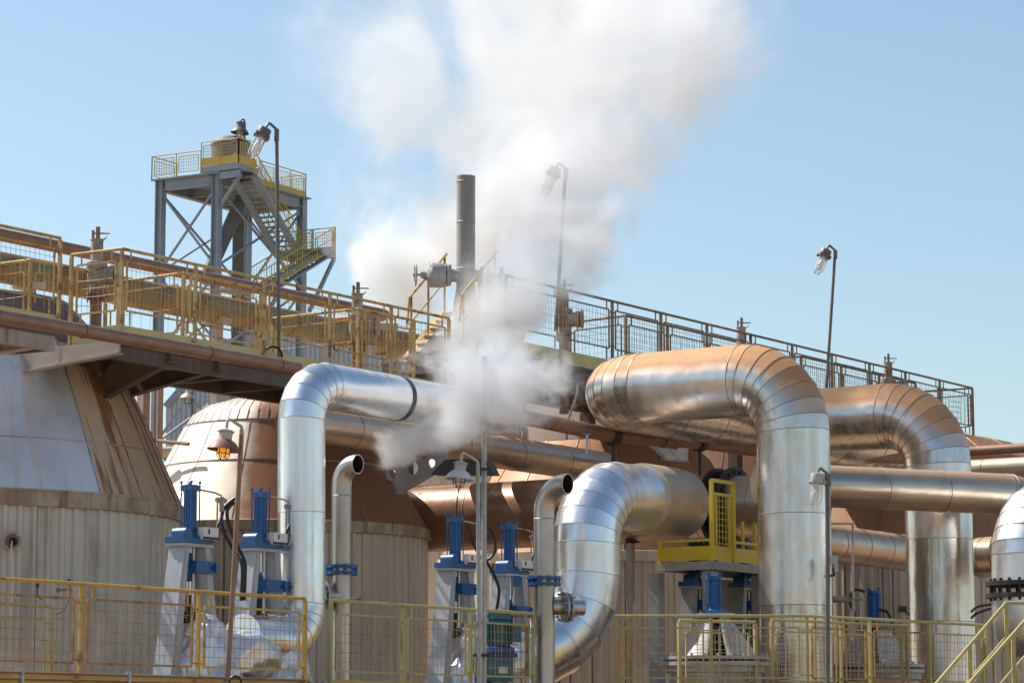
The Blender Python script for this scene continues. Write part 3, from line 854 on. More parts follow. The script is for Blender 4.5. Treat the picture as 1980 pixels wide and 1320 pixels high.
# ------------------------------------------------------------------ hydraulic valves
ANG = math.atan2(U.y, U.x)                     # local x of a valve runs along U, local y along V
def spline(pts, n=6):
    pts = [Vector(p) for p in pts]; out = []
    q = [pts[0]] + pts + [pts[-1]]
    for i in range(1, len(q) - 2):
        a, b, c, d = q[i - 1:i + 3]
        for k in range(n):
            t = k / n
            out.append(.5 * ((2 * b) + (c - a) * t + (2 * a - 5 * b + 4 * c - d) * t * t + (-a + 3 * b - 3 * c + d) * t ** 3))
    return out + [pts[-1]]
def make_valve(label, group, body=True):
    "tall yoke valve; origin on the walkway floor, built round the world origin"
    t = thing('hydraulic_valve', label, 'valve', (0, 0, 0), group)
    X, Y = Vector((1, 0, 0)), Vector((0, 1, 0))
    rr = random.Random(5)
    ph = [rr.uniform(0, 6.28) for _ in range(8)]
    def dent(a, h): return 1 + .05 * math.sin(3 * a + ph[0] + 4 * h) + .035 * math.sin(5 * a + ph[1] - 7 * h) + .02 * math.sin(9 * a + ph[2] + 11 * h)
    oc = Vector((.16, -.02, 0))
    m = MB(); m.lathe([(.50, -.05), (.50, .14), (.48, .17), (.44, .2)], oc, Z, 56); m.build('body_drum', foil, t)
    m = MB(); m.lathe(rows([(.47, .18), (.45, .28), (.40, .45), (.34, .62), (.27, .78), (.18, .88), (.06, .92)], 4), oc, Z, 96, rf=dent); crumple(m, .045, 4.5); m.build('body_cone', foil, t)
    m = MB()
    m.lathe(rows([(.05, -.04), (.24, 0), (.33, .2), (.36, .45), (.35, .75), (.31, .92)], 5), (.28, -.02, .40), X, 96, rf=dent); crumple(m, .045, 4.5); m.build('side_lagging', foil, t)
    for sx in (-1, 1):
        m = MB()
        top, bot = X * (.20 * sx), X * (.42 * sx)
        zt, zb = 1.60, .16
        c0, c1 = top + Z * zt, bot + Z * zb
        m.prism([c0 - Y * .105, c0 + Y * .105, c1 + Y * .125, c1 - Y * .125], X * .03)
        for sy in (-1, 1):                      # rib flanges
            c0, c1 = top + Y * (.10 * sy) + Z * zt, bot + Y * (.12 * sy) + Z * zb
            m.prism([c0 - X * .017 * sx, c0 - X * .07 * sx, c1 - X * .12 * sx, c1 - X * .017 * sx], Y * .016)
        m.build('yoke_leg', white, t)
    m = MB(); m.box((0, 0, 1.62), (.50, .25, .035)); m.build('yoke_plate', white, t)
    m = MB(); m.box((0, 0, 1.672), (.52, .26, .06)); m.lathe([(.065, -.09), (.065, .09)], (-.17, -.03, 1.74), Y, 20); m.box((-.17, -.03, 1.72), (.13, .17, .05)); m.bolts(Vector((0, 0, 1.70)), Z, .11, 6, .014, .03); m.build('top_plate', blue, t)
    m = MB(); m.box((.14, -.14, 1.75), (.24, .08, .13)); m.box((.14, -.185, 1.70), (.26, .014, .025), mi=1); m.box((.10, -.184, 1.77), (.018, .01, .05), mi=1); m.build('limit_switch_box', [label_m, dark], t)
    h0, h1 = 1.70, 2.27
    c = MB(); c.lathe([(.078, h0), (.078, h0 + .05), (.066, h0 + .055), (.066, h1 - .07), (.08, h1 - .065), (.08, h1), (.03, h1 + .005)], (0, 0, 0), Z, 28)
    for k in range(14):
        a = 2 * PI * k / 14
        c.bar(Vector((.067 * math.cos(a), .067 * math.sin(a), h0 + .06)), Vector((.067 * math.cos(a), .067 * math.sin(a), h1 - .075)), .006, .006)
    c.box((0, 0, h1 - .035), (.155, .155, .062))
    cy = c.build('hydraulic_cylinder', blue, t)
    for sx in (-1, 1):
        for sy in (-1, 1):
            m = MB(); m.lathe([(.0075, h0), (.0075, h1 + .015), (.016, h1 + .015), (.016, h1 + .04)], (.07 * sx, .07 * sy, 0), Z, 8); m.build('tie_rod', blue, cy)
    zc = 1.36
    m = MB(); m.lathe([(.045, zc - .12), (.06, zc - .10), (.06, zc + .16), (.04, zc + .18)], (0, 0, 0), Z, 20); m.box((.09, -.10, zc + .03), (.34, .13, .13)); m.box((.25, -.10, zc + .03), (.05, .16, .10)); m.lathe([(.026, -.10), (.026, .10)], (.22, -.10, zc + .03), Y, 10); m.build('stem_coupling', blue, t)
    m = MB(); m.lathe([(.024, .80), (.024, 1.6)], (0, 0, 0), Z, 14); m.lathe([(.036, .84), (.036, 1.10)], (0, 0, 0), Z, 14, 1); m.build('valve_stem', [alu, dark], t)
    for sy in (-1, 1):
        m = MB(); m.lathe([(.013, .80), (.013, 1.6)], (-.02, .075 * sy, 0), Z, 8); m.build('guide_rod', label_m, t)
    m = MB(); m.lathe([(.12, .80), (.12, .85), (.09, .86), (.09, .92)], (0, 0, 0), Z, 20); m.bolts(Vector((0, 0, .85)), Z, .10, 6, .012, .03); m.build('gland', dark, t)
    # hose fittings and hoses on the right side
    fx = Vector((.33, -.16, 2.12))
    m = MB(); m.tube([Vector((.07, -.02, 2.23)), Vector((.26, -.12, 2.20)), fx + Z * .05], .010, 8); m.ball(fx, .042); m.lathe([(.028, -.08), (.028, .06)], fx, X, 10); m.lathe([(.026, -.10), (.026, .05)], fx - Z * .02, Z, 10); m.tube([fx - X * .07, fx - X * .075 - Z * .40], .009, 6); m.build('hose_fitting', vent_m, t)
    for k, (dx, dy) in enumerate(((0, 0), (.04, .03))):
        m = MB(); m.tube(spline([fx + Vector((dx, dy, -.03)), fx + Vector((dx + .015, dy, -.14)), fx + Vector((dx - .07, dy, -.30)), fx + Vector((dx - .13, dy + .02, -.44))]), .017, 10); m.build('hose', rubber, t)
    return t
def place(t, p, rz=ANG, label=None):
    t.location = p; t.rotation_euler = (0, 0, rz)
    if label: t['label'] = label
G1 = 'blue cylinder valves on white yokes'
FLOOR = 1.507 + CZ - 1.06
def vpos(px, py, D):                            # py is the row of the blue top plate's upper edge
    p = P(px, py, D); return Vector((p.x, p.y, p.z - 1.70))
vA = make_valve('blue cylinder valve on a white yoke, nearest the left tank', G1)
vB = copy_tree(vA)
place(vA, vpos(367, 1040, 30.4))
place(vB, vpos(503, 1050, 31.6), label='blue cylinder valve on a white yoke just left of the silver riser')
vC = copy_tree(vA); place(vC, vpos(880, 1089, 34.8), label='blue cylinder valve under the brown header, left of the two thin galvanised poles')
vD = copy_tree(vA); place(vD, vpos(985, 1100, 36.0), label='blue cylinder valve just left of the vent pipe before the bright elbow')
vG = copy_tree(vA); place(vG, vpos(1345, 1125, 39.6), label='blue valve on grey yoke in shade under the yellow platform, left one')
vH = copy_tree(vA); place(vH, vpos(1440, 1128, 40.6), label='blue valve on grey yoke in shade under the yellow platform, next to the riser')
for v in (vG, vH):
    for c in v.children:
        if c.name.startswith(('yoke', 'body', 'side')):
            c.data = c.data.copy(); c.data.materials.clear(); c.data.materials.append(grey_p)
for v, dz in ((vB, -.16), (vD, -.22)):
    for c in v.children:
        if c.name.startswith('stem_coupling'): c.location.z += dz
for v in (vB, vD):
    for c in list(v.children):
        if c.name.startswith('side_lagging'): bpy.data.objects.remove(c)
# black hoses hanging left of valve B
def hose(label, pts, r=.02):
    m = MB(); m.tube(spline(pts), r, 10); m.build('hydraulic_hose', rubber, label=label, cat='hose')
D_ = 31.0
hose('black hose looping down beside the brown lamp post, outer one', [P(455, 962, D_), P(432, 985, D_), P(430, 1020, D_), P(450, 1060, D_), P(466, 1085, D_ - .1), P(469, 1110, D_ - .1), P(466, 1160, D_)])
hose('black hose looping down beside the brown lamp post, inner one', [P(454, 970, D_), P(440, 985, D_), P(442, 1010, D_), P(458, 1052, D_), P(473, 1085, D_), P(474, 1110, D_), P(472, 1160, D_)])
D_ = 35.2
hose('black hose arching behind the two thin galvanised poles', [P(905, 1010, D_), P(915, 1050, D_), P(935, 1082, D_), P(955, 1070, D_), P(957, 1040, D_), P(945, 1018, D_)], .017)
hose('black hose dropping right of the two thin galvanised poles', [P(938, 1080, D_), P(955, 1110, D_), P(965, 1140, D_), P(960, 1180, D_)], .02)

def make_squat(label, group):
    "squat valve: cone yoke shells on a bolted drum"
    t = thing('cone_valve', label, 'valve', (0, 0, 0), group)
    H = .50
    m = MB(); m.lathe([(.60, -1.3), (.60, -.12), (.64, -.11), (.645, -.02)], (0, 0, 0), Z, 56); m.build('body_drum', white, t)
    m = MB(); m.lathe([(.60, -.025), (.70, -.025), (.70, .02), (.60, .02)], (0, 0, 0), Z, 56, 0); m.lathe([(.56, .022), (.66, .022), (.66, .05), (.56, .05)], (0, 0, 0), Z, 56, 1); m.lathe([(.60, .052), (.70, .052), (.70, .092), (.60, .092)], (0, 0, 0), Z, 56, 0)
    m.bolts(Vector((0, 0, .09)), Z, .665, 24, .019, .035, 0); m.build('bolted_flange', [white, dark], t)
    for a0, a1 in ((-76, 78), (102, 256)):      # two bent plates, open towards the front and the back
        m = MB(); A, B = math.radians(a0), math.radians(a1)
        m.lathe([(.56, .10), (.20, .10 + H), (.175, .10 + H), (.53, .10)], (0, 0, 0), Z, 14, 0, A, B)
        for a in (A, B):
            d = Vector((math.cos(a), math.sin(a), 0))
            m.prism([d * .53 + Z * .1, d * .64 + Z * .1, d * .27 + Z * (.1 + H), d * .17 + Z * (.1 + H)], Z.cross(d) * .03)
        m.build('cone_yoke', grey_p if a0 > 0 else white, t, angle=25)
    m = MB(); m.lathe([(.27, .10 + H), (.27, .15 + H), (.06, .151 + H)], (0, 0, 0), Z, 32); m.build('yoke_plate', white, t)
    z0 = .15 + H
    c = MB(); c.lathe([(.17, z0), (.17, z0 + .03), (.105, z0 + .05), (.09, z0 + .09), (.09, z0 + .42), (.105, z0 + .43), (.105, z0 + .48), (.03, z0 + .485)], (0, 0, 0), Z, 28)
    for k in range(12):
        a = 2 * PI * k / 12
        c.bar(Vector((.092 * math.cos(a), .092 * math.sin(a), z0 + .07)), Vector((.092 * math.cos(a), .092 * math.sin(a), z0 + .42)), .012, .012)
    cy = c.build('hydraulic_cylinder', blue, t)
    for k in range(4):
        a = PI / 4 + k * PI / 2
        m = MB(); m.lathe([(.013, z0 + .1), (.013, z0 + .49), (.024, z0 + .49), (.024, z0 + .52)], (.10 * math.cos(a), .10 * math.sin(a), 0), Z, 8); m.build('tie_rod', blue, cy)
    m = MB(); m.lathe([(.022, .2), (.022, .12 + H)], (0, 0, 0), Z, 12); m.build('valve_stem', alu, t)
    m = MB(); m.box((0, 0, .42), (.36, .2, .15)); m.lathe([(.07, .28), (.07, .56), (.04, .6)], (0, 0, 0), Z, 14); m.build('stem_coupling', blue, t)
    m = MB(); m.lathe([(.17, .09), (.17, .14), (.11, .16), (.11, .26)], (0, 0, 0), Z, 20); m.bolts(Vector((0, 0, .14)), Z, .15, 8, .014, .03); m.build('gland', dark, t)
    for sx in (-1, 1):
        m = MB(); m.lathe([(.012, .14), (.012, .58)], (.13 * sx, -.03, 0), Z, 8); m.build('guide_rod', steel, t)
    return t
G2 = 'blue cylinder valves on cone yokes'
vE = make_squat('blue cylinder valve on a grey cone yoke in front of the yellow platform', G2)
vF = copy_tree(vE)
face = math.radians(0)
def spos(px, py, D):                            # py is the row of the flange
    p = P(px, py, D); return Vector((p.x, p.y, p.z))
place(vE, spos(1382, 1283, 36.9), face)
place(vF, spos(1692, 1297, 40.3), math.radians(-14), 'blue cylinder valve on a grey cone yoke between the two tall risers')
hose('pair of black hoses curling from the right cone valve, left side', [P(1672, 1143, 40.2), P(1652, 1140, 40.2), P(1643, 1160, 40.2), P(1650, 1180, 40.2), P(1658, 1205, 40.2)], .022)
hose('black hose curling from the right cone valve, right side', [P(1700, 1178, 40.2), P(1715, 1182, 40.2), P(1724, 1200, 40.2), P(1725, 1212, 40.2)], .022)
hose('upper black hose beside the right edge flange', [P(1878, 1182, 40.0), P(1890, 1172, 40.0), P(1915, 1168, 39.6)], .02)
hose('lower black hose beside the right edge flange', [P(1878, 1194, 40.0), P(1890, 1184, 40.0), P(1915, 1176, 39.6)], .02)

# pale lagged pipe stub and drum right of the cone valve
lag = P(1525, 1300, 38.0)
# teal motor on its base
mp = P(965, 1300, 34.6)
mo = thing('electric_motor', 'teal electric motor standing on a teal gearbox behind the front railing', 'motor', mp)
m = MB(); m.lathe([(.13, .32), (.14, .33), (.14, .62), (.12, .64)], mp, Z, 28)
for k in range(20):
    a = 2 * PI * k / 20
    d = Vector((math.cos(a), math.sin(a), 0)); m.bar(mp + d * .145 + Z * .34, mp + d * .145 + Z * .6, .012, .03, d)
m.build('motor_body', teal, mo)
m = MB(); m.lathe([(.145, .64), (.145, .71), (.10, .75), (.02, .76)], mp, Z, 28); m.build('fan_cover', teal, mo)
m = MB(); m.box(mp + Vector((.21, -.02, .46)), (.12, .13, .18)); m.build('terminal_box', teal, mo)
m = MB(); m.lathe([(.19, .24), (.19, .30), (.15, .32)], mp, Z, 24); m.box(mp + Z * .21, (.44, .26, .05)); m.build('adapter_plate', blue, mo)
m = MB(); m.box(mp + Vector((.0, 0, .04)), (.34, .30, .28)); m.box(mp + Vector((-.19, 0, .0)), (.06, .24, .34)); m.build('gearbox', teal, mo)
m = MB(); m.box(mp + Vector((.05, -.154, .03)), (.11, .006, .08)); m.build('name_plate', label_m, mo)
m = MB(); m.box(mp + Vector((0, 0, -.36)), (.5, .3, .46)); m.build('pedestal', dark, mo)

# ------------------------------------------------------------------ yellow platform
pc = P(1377, 1100, 38.6)
zt = pc.z
pl = along(pc, V, 1276)
pr = pc + U * 2.3
pf = thing('service_platform', 'bright yellow edged small platform on grey columns before the bolted pipe', 'platform', (pc.x, pc.y, 0))
m = MB()
for a, b in ((pc, pl), (pc, pr), (pl, pl + U * 2.3), (pr, pl + U * 2.3)): m.bar(a + Z * .055, b + Z * .055, .07, .11)
m.prism([p + Z * .09 for p in (pc + U * .05 + V * .05, pl + U * .05 - V * .05, pl + U * 2.25 - V * .05, pr + V * .05 - U * .05)], Z * .03)
m.build('platform_frame', grey_p, pf)
m = MB()
for a, b in ((pc, pl), (pc, pr)):
    d = (b - a).normalized(); n = Z.cross(d)
    m.box((a + b) / 2 + Z * .225 - (V + U) * .0, ((b - a).length, .008, .19), (d, n, Z))
m.build('toe_board', yel_new, pf)
rh = 1.09
m = MB(); w2 = .05
gb = pc + U * .60
for p in (pc, gb): m.box(p + Z * (rh / 2 + .12), (w2, w2, rh), (U, V, Z))
m.bar(pc + Z * (rh + .12), gb + Z * (rh + .12), w2, w2); m.bar(pc + Z * (rh - .06), gb + Z * (rh - .06), .04, .04)
m.build('gate_frame', yel_new, pf)
m = MB()
for p in (pc + U * .12, gb - U * .12): m.box(p + Z * .66, (.03, .03, .76), (U, V, Z))
for zz in (.28, 1.03): m.bar(pc + U * .12 + Z * zz, gb - U * .12 + Z * zz, .03, .03)
for i in range(1, 4): m.box(pc + U * (.12 + .36 * i / 4) + Z * .66, (.008, .008, .74), (U, V, Z))
for i in range(1, 9): m.bar(pc + U * .12 + Z * (.28 + .75 * i / 9), gb - U * .12 + Z * (.28 + .75 * i / 9), .008, .008)
m.build('mesh_panel', yel_new, pf)
m = MB(); m.bar(pl + Z * .40, pc + Z * .40, .035, .035); m.box(pl + Z * .24, (.05, .05, .36), (U, V, Z)); m.bar(gb + Z * .40, pr + Z * .40, .035, .035)
m.build('low_rail', yel_new, pf)
for u_ in (.9, 1.25, 1.6):
    m = MB(); m.box(pc + U * u_ + V * .02 + Z * .42, (.035, .035, .56), (U, V, Z)); m.build('rail_post', yel_new, pf)
for a, b in ((.12, .95), (.12, .1), (2.1, .95), (1.5, .1), (1.5, .95)):
    q = pc + U * a + V * b
    m = MB(); m.box((q.x, q.y, zt / 2 - .01), (.16, .16, zt - .02), (U, V, Z)); m.build('column', grey_p, pf)
q = pl.lerp(pc, .68) + U * .3 + Z * .15
bp = thing('bolted_block', 'black bolted block standing on the yellow platform', 'valve block', q)
m = MB(); m.box(q + Z * .11, (.36, .22, .22), (V, U, Z))
for i in range(4): m.lathe([(.03, 0), (.03, .07)], q + V * (.12 - .08 * i) + Z * .22 - U * .06, Z, 8)
m.build('block', dark, bp)

# ------------------------------------------------------------------ lamps
def cage(mb, c, d, r, L, n=6, w=.007, mi=0):
    x, y, _ = frame(d)
    for k in range(n):
        a = 2 * PI * k / n
        v = x * math.cos(a) + y * math.sin(a)
        mb.tube([c + v * r, c + v * r + d * L * .7, c + v * r * .6 + d * L * .95, c + d * L], w, 6, mi)
    for h in (.0, .55): mb.tube([c + d * L * h + (x * math.cos(2 * PI * k / 20) + y * math.sin(2 * PI * k / 20)) * r for k in range(20)], w, 6, mi, closed=True)
def shade_lamp(label, head, post_top, base, sc, shade_m, body_m, bulb_m, post_m, pr_, arm_m, group='enamel shade cage lamps', back=True):
    "gooseneck lamp with a bell shade and caged bulb; head = top of the lamp casting"
    t = thing('shade_lamp', label, 'lamp', base, group)
    d = (head - post_top); d.z = 0; d.normalize()
    tilt = (-Z + d * -.02).normalized()
    m = MB(); m.tube([base, post_top], pr_, 14); m.build('post', post_m, t)
    m = MB(); up = post_top + Z * .10 * sc
    m.tube(bend([post_top - Z * .08 * sc, up, head + Z * .16 * sc - d * .02, head - Z * .0], .035 * sc, 4), .021 * sc, 12); m.lathe([(.03 * sc, 0), (.03 * sc, .12 * sc)], post_top - Z * .06 * sc, Z, 12); m.build('arm', arm_m, t)
    ax = (-Z + Vector((-.10, -.05, 0))).normalized()
    m = MB(); m.lathe([(.02 * sc, -.03 * sc), (.10 * sc, 0), (.105 * sc, .02 * sc), (.092 * sc, .03 * sc), (.086 * sc, .12 * sc), (.09 * sc, .13 * sc)], head, ax, 28)
    for k in range(6):
        a = 2 * PI * k / 6; x, y, _ = frame(ax)
        m.box(head + (x * math.cos(a) + y * math.sin(a)) * .098 * sc + ax * .015 * sc, (.025 * sc, .025 * sc, .02 * sc))
    m.build('lamp_body', body_m, t)
    m = MB(); m.lathe([(.09 * sc, .115 * sc), (.14 * sc, .15 * sc), (.185 * sc, .20 * sc), (.215 * sc, .25 * sc), (.21 * sc, .255 * sc), (.175 * sc, .21 * sc), (.12 * sc, .165 * sc), (.08 * sc, .13 * sc)], head, ax, 40); m.build('lamp_shade', shade_m, t)
    b = head + ax * .20 * sc
    m = MB(); m.lathe([(.068 * sc, 0), (.075 * sc, .06 * sc), (.07 * sc, .11 * sc), (.045 * sc, .145 * sc), (.005, .155 * sc)], b, ax, 24); g_ = m.build('bulb_glass', bulb_m, t)
    m = MB(); cage(m, b, ax, .083 * sc, .175 * sc, 6, .0055 * sc); m.build('bulb_cage', dark, t)
    return t
shade_lamp('lamp with rust brown bell shade and glowing amber bulb before the left domed tank', P(437, 832, 29.2), P(467, 840, 29.3), P(440, 1318, 29.3), .82, enamel_b, lamp_body, glass_a, cond_m, .026, lamp_body)
shade_lamp('lamp with pale blue grey bell shade on a galvanised pole under the steam', P(891, 894, 33.3), P(924, 905, 33.4), P(927, 1330, 33.4), .80, enamel_w, lamp_body, white_p, galv, .026, lamp_body)
tp = P(936.5, 690, 33.55)
m = MB(); m.tube([P(935.5, 1335, 33.55), P(935.5, 1165, 33.55), P(936.3, 800, 33.55), tp], .033, 14)
tall = m.build('tall_pole', galv, label='tall plain galvanised pole beside the pale shade lamp, rising into the steam', cat='pole')
m = MB(); m.box(P(931, 907, 33.45), (.22, .10, .03)); m.box(P(931, 1266, 33.45), (.2, .10, .03)); m.build('pole_clamp', dark, tall)

def well_lamp(label, post_top, base, dirx, sc, pr_, post_m, body_m, arm_len=.09, tilt=.42, group='well glass lamps on bent poles'):
    t = thing('glass_lamp', label, 'lamp', base, group)
    m = MB(); m.tube([base, post_top], pr_, 14); m.lathe([(pr_ * 1.35, -.16), (pr_ * 1.35, .0)], post_top, Z, 14); m.build('post', post_m, t)
    d = Vector((dirx, -.25, 0)).normalized()
    a1 = post_top + d * arm_len * sc * 1.25 + Z * .09 * sc
    ax = (d * math.sin(tilt) - Z * math.cos(tilt)).normalized()
    hd = a1 + ax * .10 * sc + d * .01
    m = MB(); m.tube(bend([post_top - Z * .03, post_top + Z * .005 + d * .01, a1, hd], .02, 3), .02 * sc, 10); m.build('arm', body_m if 0 else post_m, t)
    m = MB(); m.lathe([(.03 * sc, -.02 * sc), (.095 * sc, .0), (.10 * sc, .03 * sc), (.10 * sc, .10 * sc), (.12 * sc, .105 * sc), (.12 * sc, .135 * sc), (.09 * sc, .14 * sc)], hd, ax, 20)
    x, y, _ = frame(ax)
    for k in range(4):
        a = PI / 4 + PI / 2 * k; m.box(hd + (x * math.cos(a) + y * math.sin(a)) * .125 * sc + ax * .12 * sc, (.035 * sc, .035 * sc, .05 * sc), (x, y, ax))
    m.build('lamp_body', body_m, t)
    b = hd + ax * .135 * sc
    m = MB(); m.lathe([(.082 * sc, 0), (.088 * sc, .1 * sc), (.088 * sc, .25 * sc), (.07 * sc, .31 * sc), (.03 * sc, .34 * sc), (.005, .345 * sc)], b, ax, 24); m.build('glass_cover', glass_w, t)
    m = MB(); m.lathe([(.02 * sc, .0), (.022 * sc, .06 * sc), (.05 * sc, .12 * sc), (.055 * sc, .18 * sc), (.04 * sc, .25 * sc), (.005, .27 * sc)], b, ax, 16); m.build('bulb', white_p, t)
    m = MB()
    for k in range(4):
        a = PI / 4 + PI / 2 * k; v = x * math.cos(a) + y * math.sin(a)
        m.tube([b + v * .093 * sc, b + v * .095 * sc + ax * .26 * sc, b + v * .04 * sc + ax * .345 * sc], .0045 * sc, 6)
    m.build('guard_wire', body_m, t)
    return t
post_d = mat('dark grey pole', (.14, .135, .14), (.19, .17, .16), .5, .3, 4, .8)
q = upA(534) - V * .06
well_lamp('glass cylinder lamp on the tall pole in front of the stair tower', P(535, 250, q.y), Vector((q.x, q.y, P(534, 690, q.y).z)), -1, .95, .025, post_d, lamp_grey)
m = MB(); m.tube(arc(P(527, 688, q.y - .1), Vector((1, 0, 0)), Z, .125, -.15, PI + .15, 14), .017, 10); m.build('cable_loop', rubber, label='black cable loop at the foot of the tall lamp pole on the upper left walkway', cat='cable')
m = MB(); m.tube(arc(P(455, 1318, 29.0), Vector((1, 0, 0)), Z, .06, -.2, PI + .2, 12), .012, 10); m.build('cable_loop', rubber, label='small black cable loop at the foot of the brown lamp post', cat='cable')
q = upB(1095) + V * .2
well_lamp('glass cylinder lamp veiled by the steam', P(1094, 326, q.y), Vector((q.x, q.y, P(1094, 640, q.y).z)), -1, 1.0, .028, post_d, lamp_grey)
q = upB(1616) + V * .25
well_lamp('glass cylinder lamp on the pole against clear sky at the right', P(1615, 484, q.y), Vector((q.x, q.y, upB(1616).z - 1.15)), -1, 1.05, .028, post_d, lamp_grey)
q = P(1601, 1330, 35.1)
well_lamp('pale caged glass lamp hanging before the tallest riser above the front railing', P(1600, 915, 35.1), q, -1, .85, .028, post_d, lamp_body, .10, .12)

# ------------------------------------------------------------------ vent valves on the upper decks
def make_vent(label):
    t = thing('relief_valve', label, 'valve', (0, 0, 0), 'pale rusty valves along the upper walkways')
    X = Vector((1, 0, 0))
    m = MB(); m.lathe([(.078, -1.2), (.078, .02)], (0, 0, 0), Z, 24); m.build('inlet_pipe', rust_pipe, t)
    m = MB(); flange_pair(m, Vector((0, 0, .05)), Z, .13, .025, .03, 10, 0, 0, .011); m.build('inlet_flange', rust_pipe, t)
    m = MB(); m.lathe([(.085, .10), (.09, .20), (.115, .23), (.122, .26), (.122, .42), (.10, .44)], (0, 0, 0), Z, 28); m.lathe([(.135, .42), (.14, .45), (.135, .49), (.10, .50)], (0, 0, 0), Z, 28); m.build('valve_body', vent_m, t)
    m = MB(); m.lathe([(.115, .05), (.12, .20), (.135, .21), (.135, .26), (.10, .27)], (0, 0, .32), X, 24); m.lathe([(.12, .275), (.15, .28), (.15, .31), (.10, .32)], (0, 0, .32), X, 24); m.build('outlet', vent_m, t)
    m = MB(); m.lathe([(.080, .50), (.080, .78), (.09, .785), (.09, .80), (.03, .805)], (0, 0, 0), Z, 24); m.build('bonnet', vent_m, t)
    m = MB(); m.box((.01, 0, .88), (.045, .045, .17)); m.box((-.055, 0, .86), (.028, .04, .12)); m.tube([Vector((-.06, 0, .88)), Vector((.17, -.02, .87))], .011, 6); m.tube([Vector((.09, 0, .79)), Vector((.13, 0, .83))], .008, 6); m.build('lever', rust_pipe, t)
    return t
v0 = make_vent('pale rusty valve behind the upper railing at the left')
def vplace(v, px, py, D, label=None):           # py: foot of the lever
    p = P(px, py, D); v.location = (p.x, p.y, p.z - .805); v.rotation_euler = (0, 0, math.radians(-8))
    if label: v['label'] = label
v1 = copy_tree(v0); v2 = copy_tree(v0); v3 = copy_tree(v0); v4 = copy_tree(v0)
vplace(v0, 188, 462, 36.6)
vplace(v1, 691, 567, 40.3, 'pale rusty valve at the end of the upper pipes, left of the steam')
vplace(v2, 1433, 632, 48.8, 'pale rusty valve just above the orange topped elbow')
vplace(v3, 1717, 700, 53.5, 'pale rusty valve above the second orange topped elbow')
vplace(v4, 1090, 560, 45.2, 'grey valve veiled by steam at the foot of the veiled lamp')
for v in (v0, v1, v2, v3, v4):
    v.scale = (1.0, 1.0, 1.0)

# ------------------------------------------------------------------ stack with gate valve
sp_ = P(901, 341, 42.6)
stk = thing('exhaust_stack', 'dark grey upright exhaust stack standing in the steam', 'stack', (sp_.x, sp_.y, P(900, 690, 42.6).z))
zb = P(900, 700, 42.6).z
m = MB(); m.lathe([(.142, P(900, 560, 42.6).z), (.142, sp_.z)], (sp_.x, sp_.y, 0), Z, 36, cap=False); m.lathe([(.13, sp_.z - .6), (.13, sp_.z), (.142, sp_.z)], (sp_.x, sp_.y, 0), Z, 36, 0, cap=False); 
for y in (352, 430, 520): m.lathe([(.143, -.012), (.150, 0), (.143, .012)], Vector((sp_.x, sp_.y, P(900, y, 42.6).z)), Z, 36, 0, cap=False)
m.build('stack_pipe', stack_m, stk)
m = MB(); m.lathe([(.20, zb), (.20, P(900, 600, 42.6).z), (.142, P(900, 555, 42.6).z)], (sp_.x, sp_.y, 0), Z, 36); m.build('stack_base', stack_m, stk)
gv = P(900, 533, 42.6)
gt = thing('gate_valve', 'grey gate valve with handwheel on the left side of the exhaust stack', 'valve', gv)
L_ = Vector((-1, -.12, 0)).normalized()
m = MB(); m.lathe([(.10, .10), (.10, .22), (.14, .225), (.14, .26), (.10, .265), (.10, .30), (.16, .31), (.19, .36), (.19, .52), (.15, .56), (.06, .60), (.05, .68)], gv, L_, 24); flange_pair(m, gv + L_ * .30, L_, .17, .03, .02, 8); m.bolts(gv + L_ * .33, L_, .17, 8, .018, .22); m.build('valve_body', grey_p, gt)
m = MB(); m.lathe([(.016, .6), (.016, .80)], gv, L_, 10); m.build('stem', steel, gt)
m = MB(); x, y, _ = frame(L_); cw = gv + L_ * .76
m.tube([cw + (x * math.cos(2 * PI * k / 28) + y * math.sin(2 * PI * k / 28)) * .155 for k in range(28)], .016, 8, closed=True)
for k in range(5):
    a = 2 * PI * k / 5; m.tube([cw, cw + (x * math.cos(a) + y * math.sin(a)) * .155], .010, 6)
m.lathe([(.03, -.03), (.03, .03)], cw, L_, 10); m.build('handwheel', grey_p, gt)
m = MB(); m.lathe([(.09, .1), (.09, .22), (.14, .225), (.14, .26), (.03, .265)], gv, -L_, 20); m.build('rear_flange', grey_p, gt)
# two slim safety valves right of the stack
hb = P(957, 610, 43.0)
for i, (px, lab) in enumerate(((945, 'slim grey safety valve nearest the exhaust stack in the steam'), (970, 'slim grey safety valve further from the exhaust stack in the steam'))):
    q = P(px, 515, 43.0); b0 = P(px, 612, 43.0)
    t = thing('safety_valve', lab, 'valve', b0, 'slim safety valves in the steam')
    h = q.z - b0.z
    m = MB(); m.lathe([(.045, 0), (.045, h * .45), (.075, h * .46), (.075, h * .5), (.05, h * .52), (.065, h * .6), (.06, h * .8), (.075, h * .81), (.075, h * .85), (.035, h * .87), (.03, h * .95), (.015, h)], b0, Z, 20); m.build('valve_column', grey_p, t)
    m = MB(); m.lathe([(.04, 0), (.045, .09), (.07, .1), (.07, .13), (.03, .14)], b0 + Z * h * .55, Vector((-1, -.2, 0)), 14); m.build('outlet', grey_p, t)
hd_ = thing('steam_header', 'grey steam drum lying under the slim safety valves', 'drum', hb - Z * .5)
m = MB(); a_ = P(925, 640, 42.9); b_ = P(1000, 648, 43.4); m.tube([a_, b_], .19, 28); m.build('drum_shell', grey_p, hd_)
m = MB(); m.box((a_ + b_) / 2 - Z * .45, (.15, .15, .6)); m.build('drum_support', brown_b, hd_)

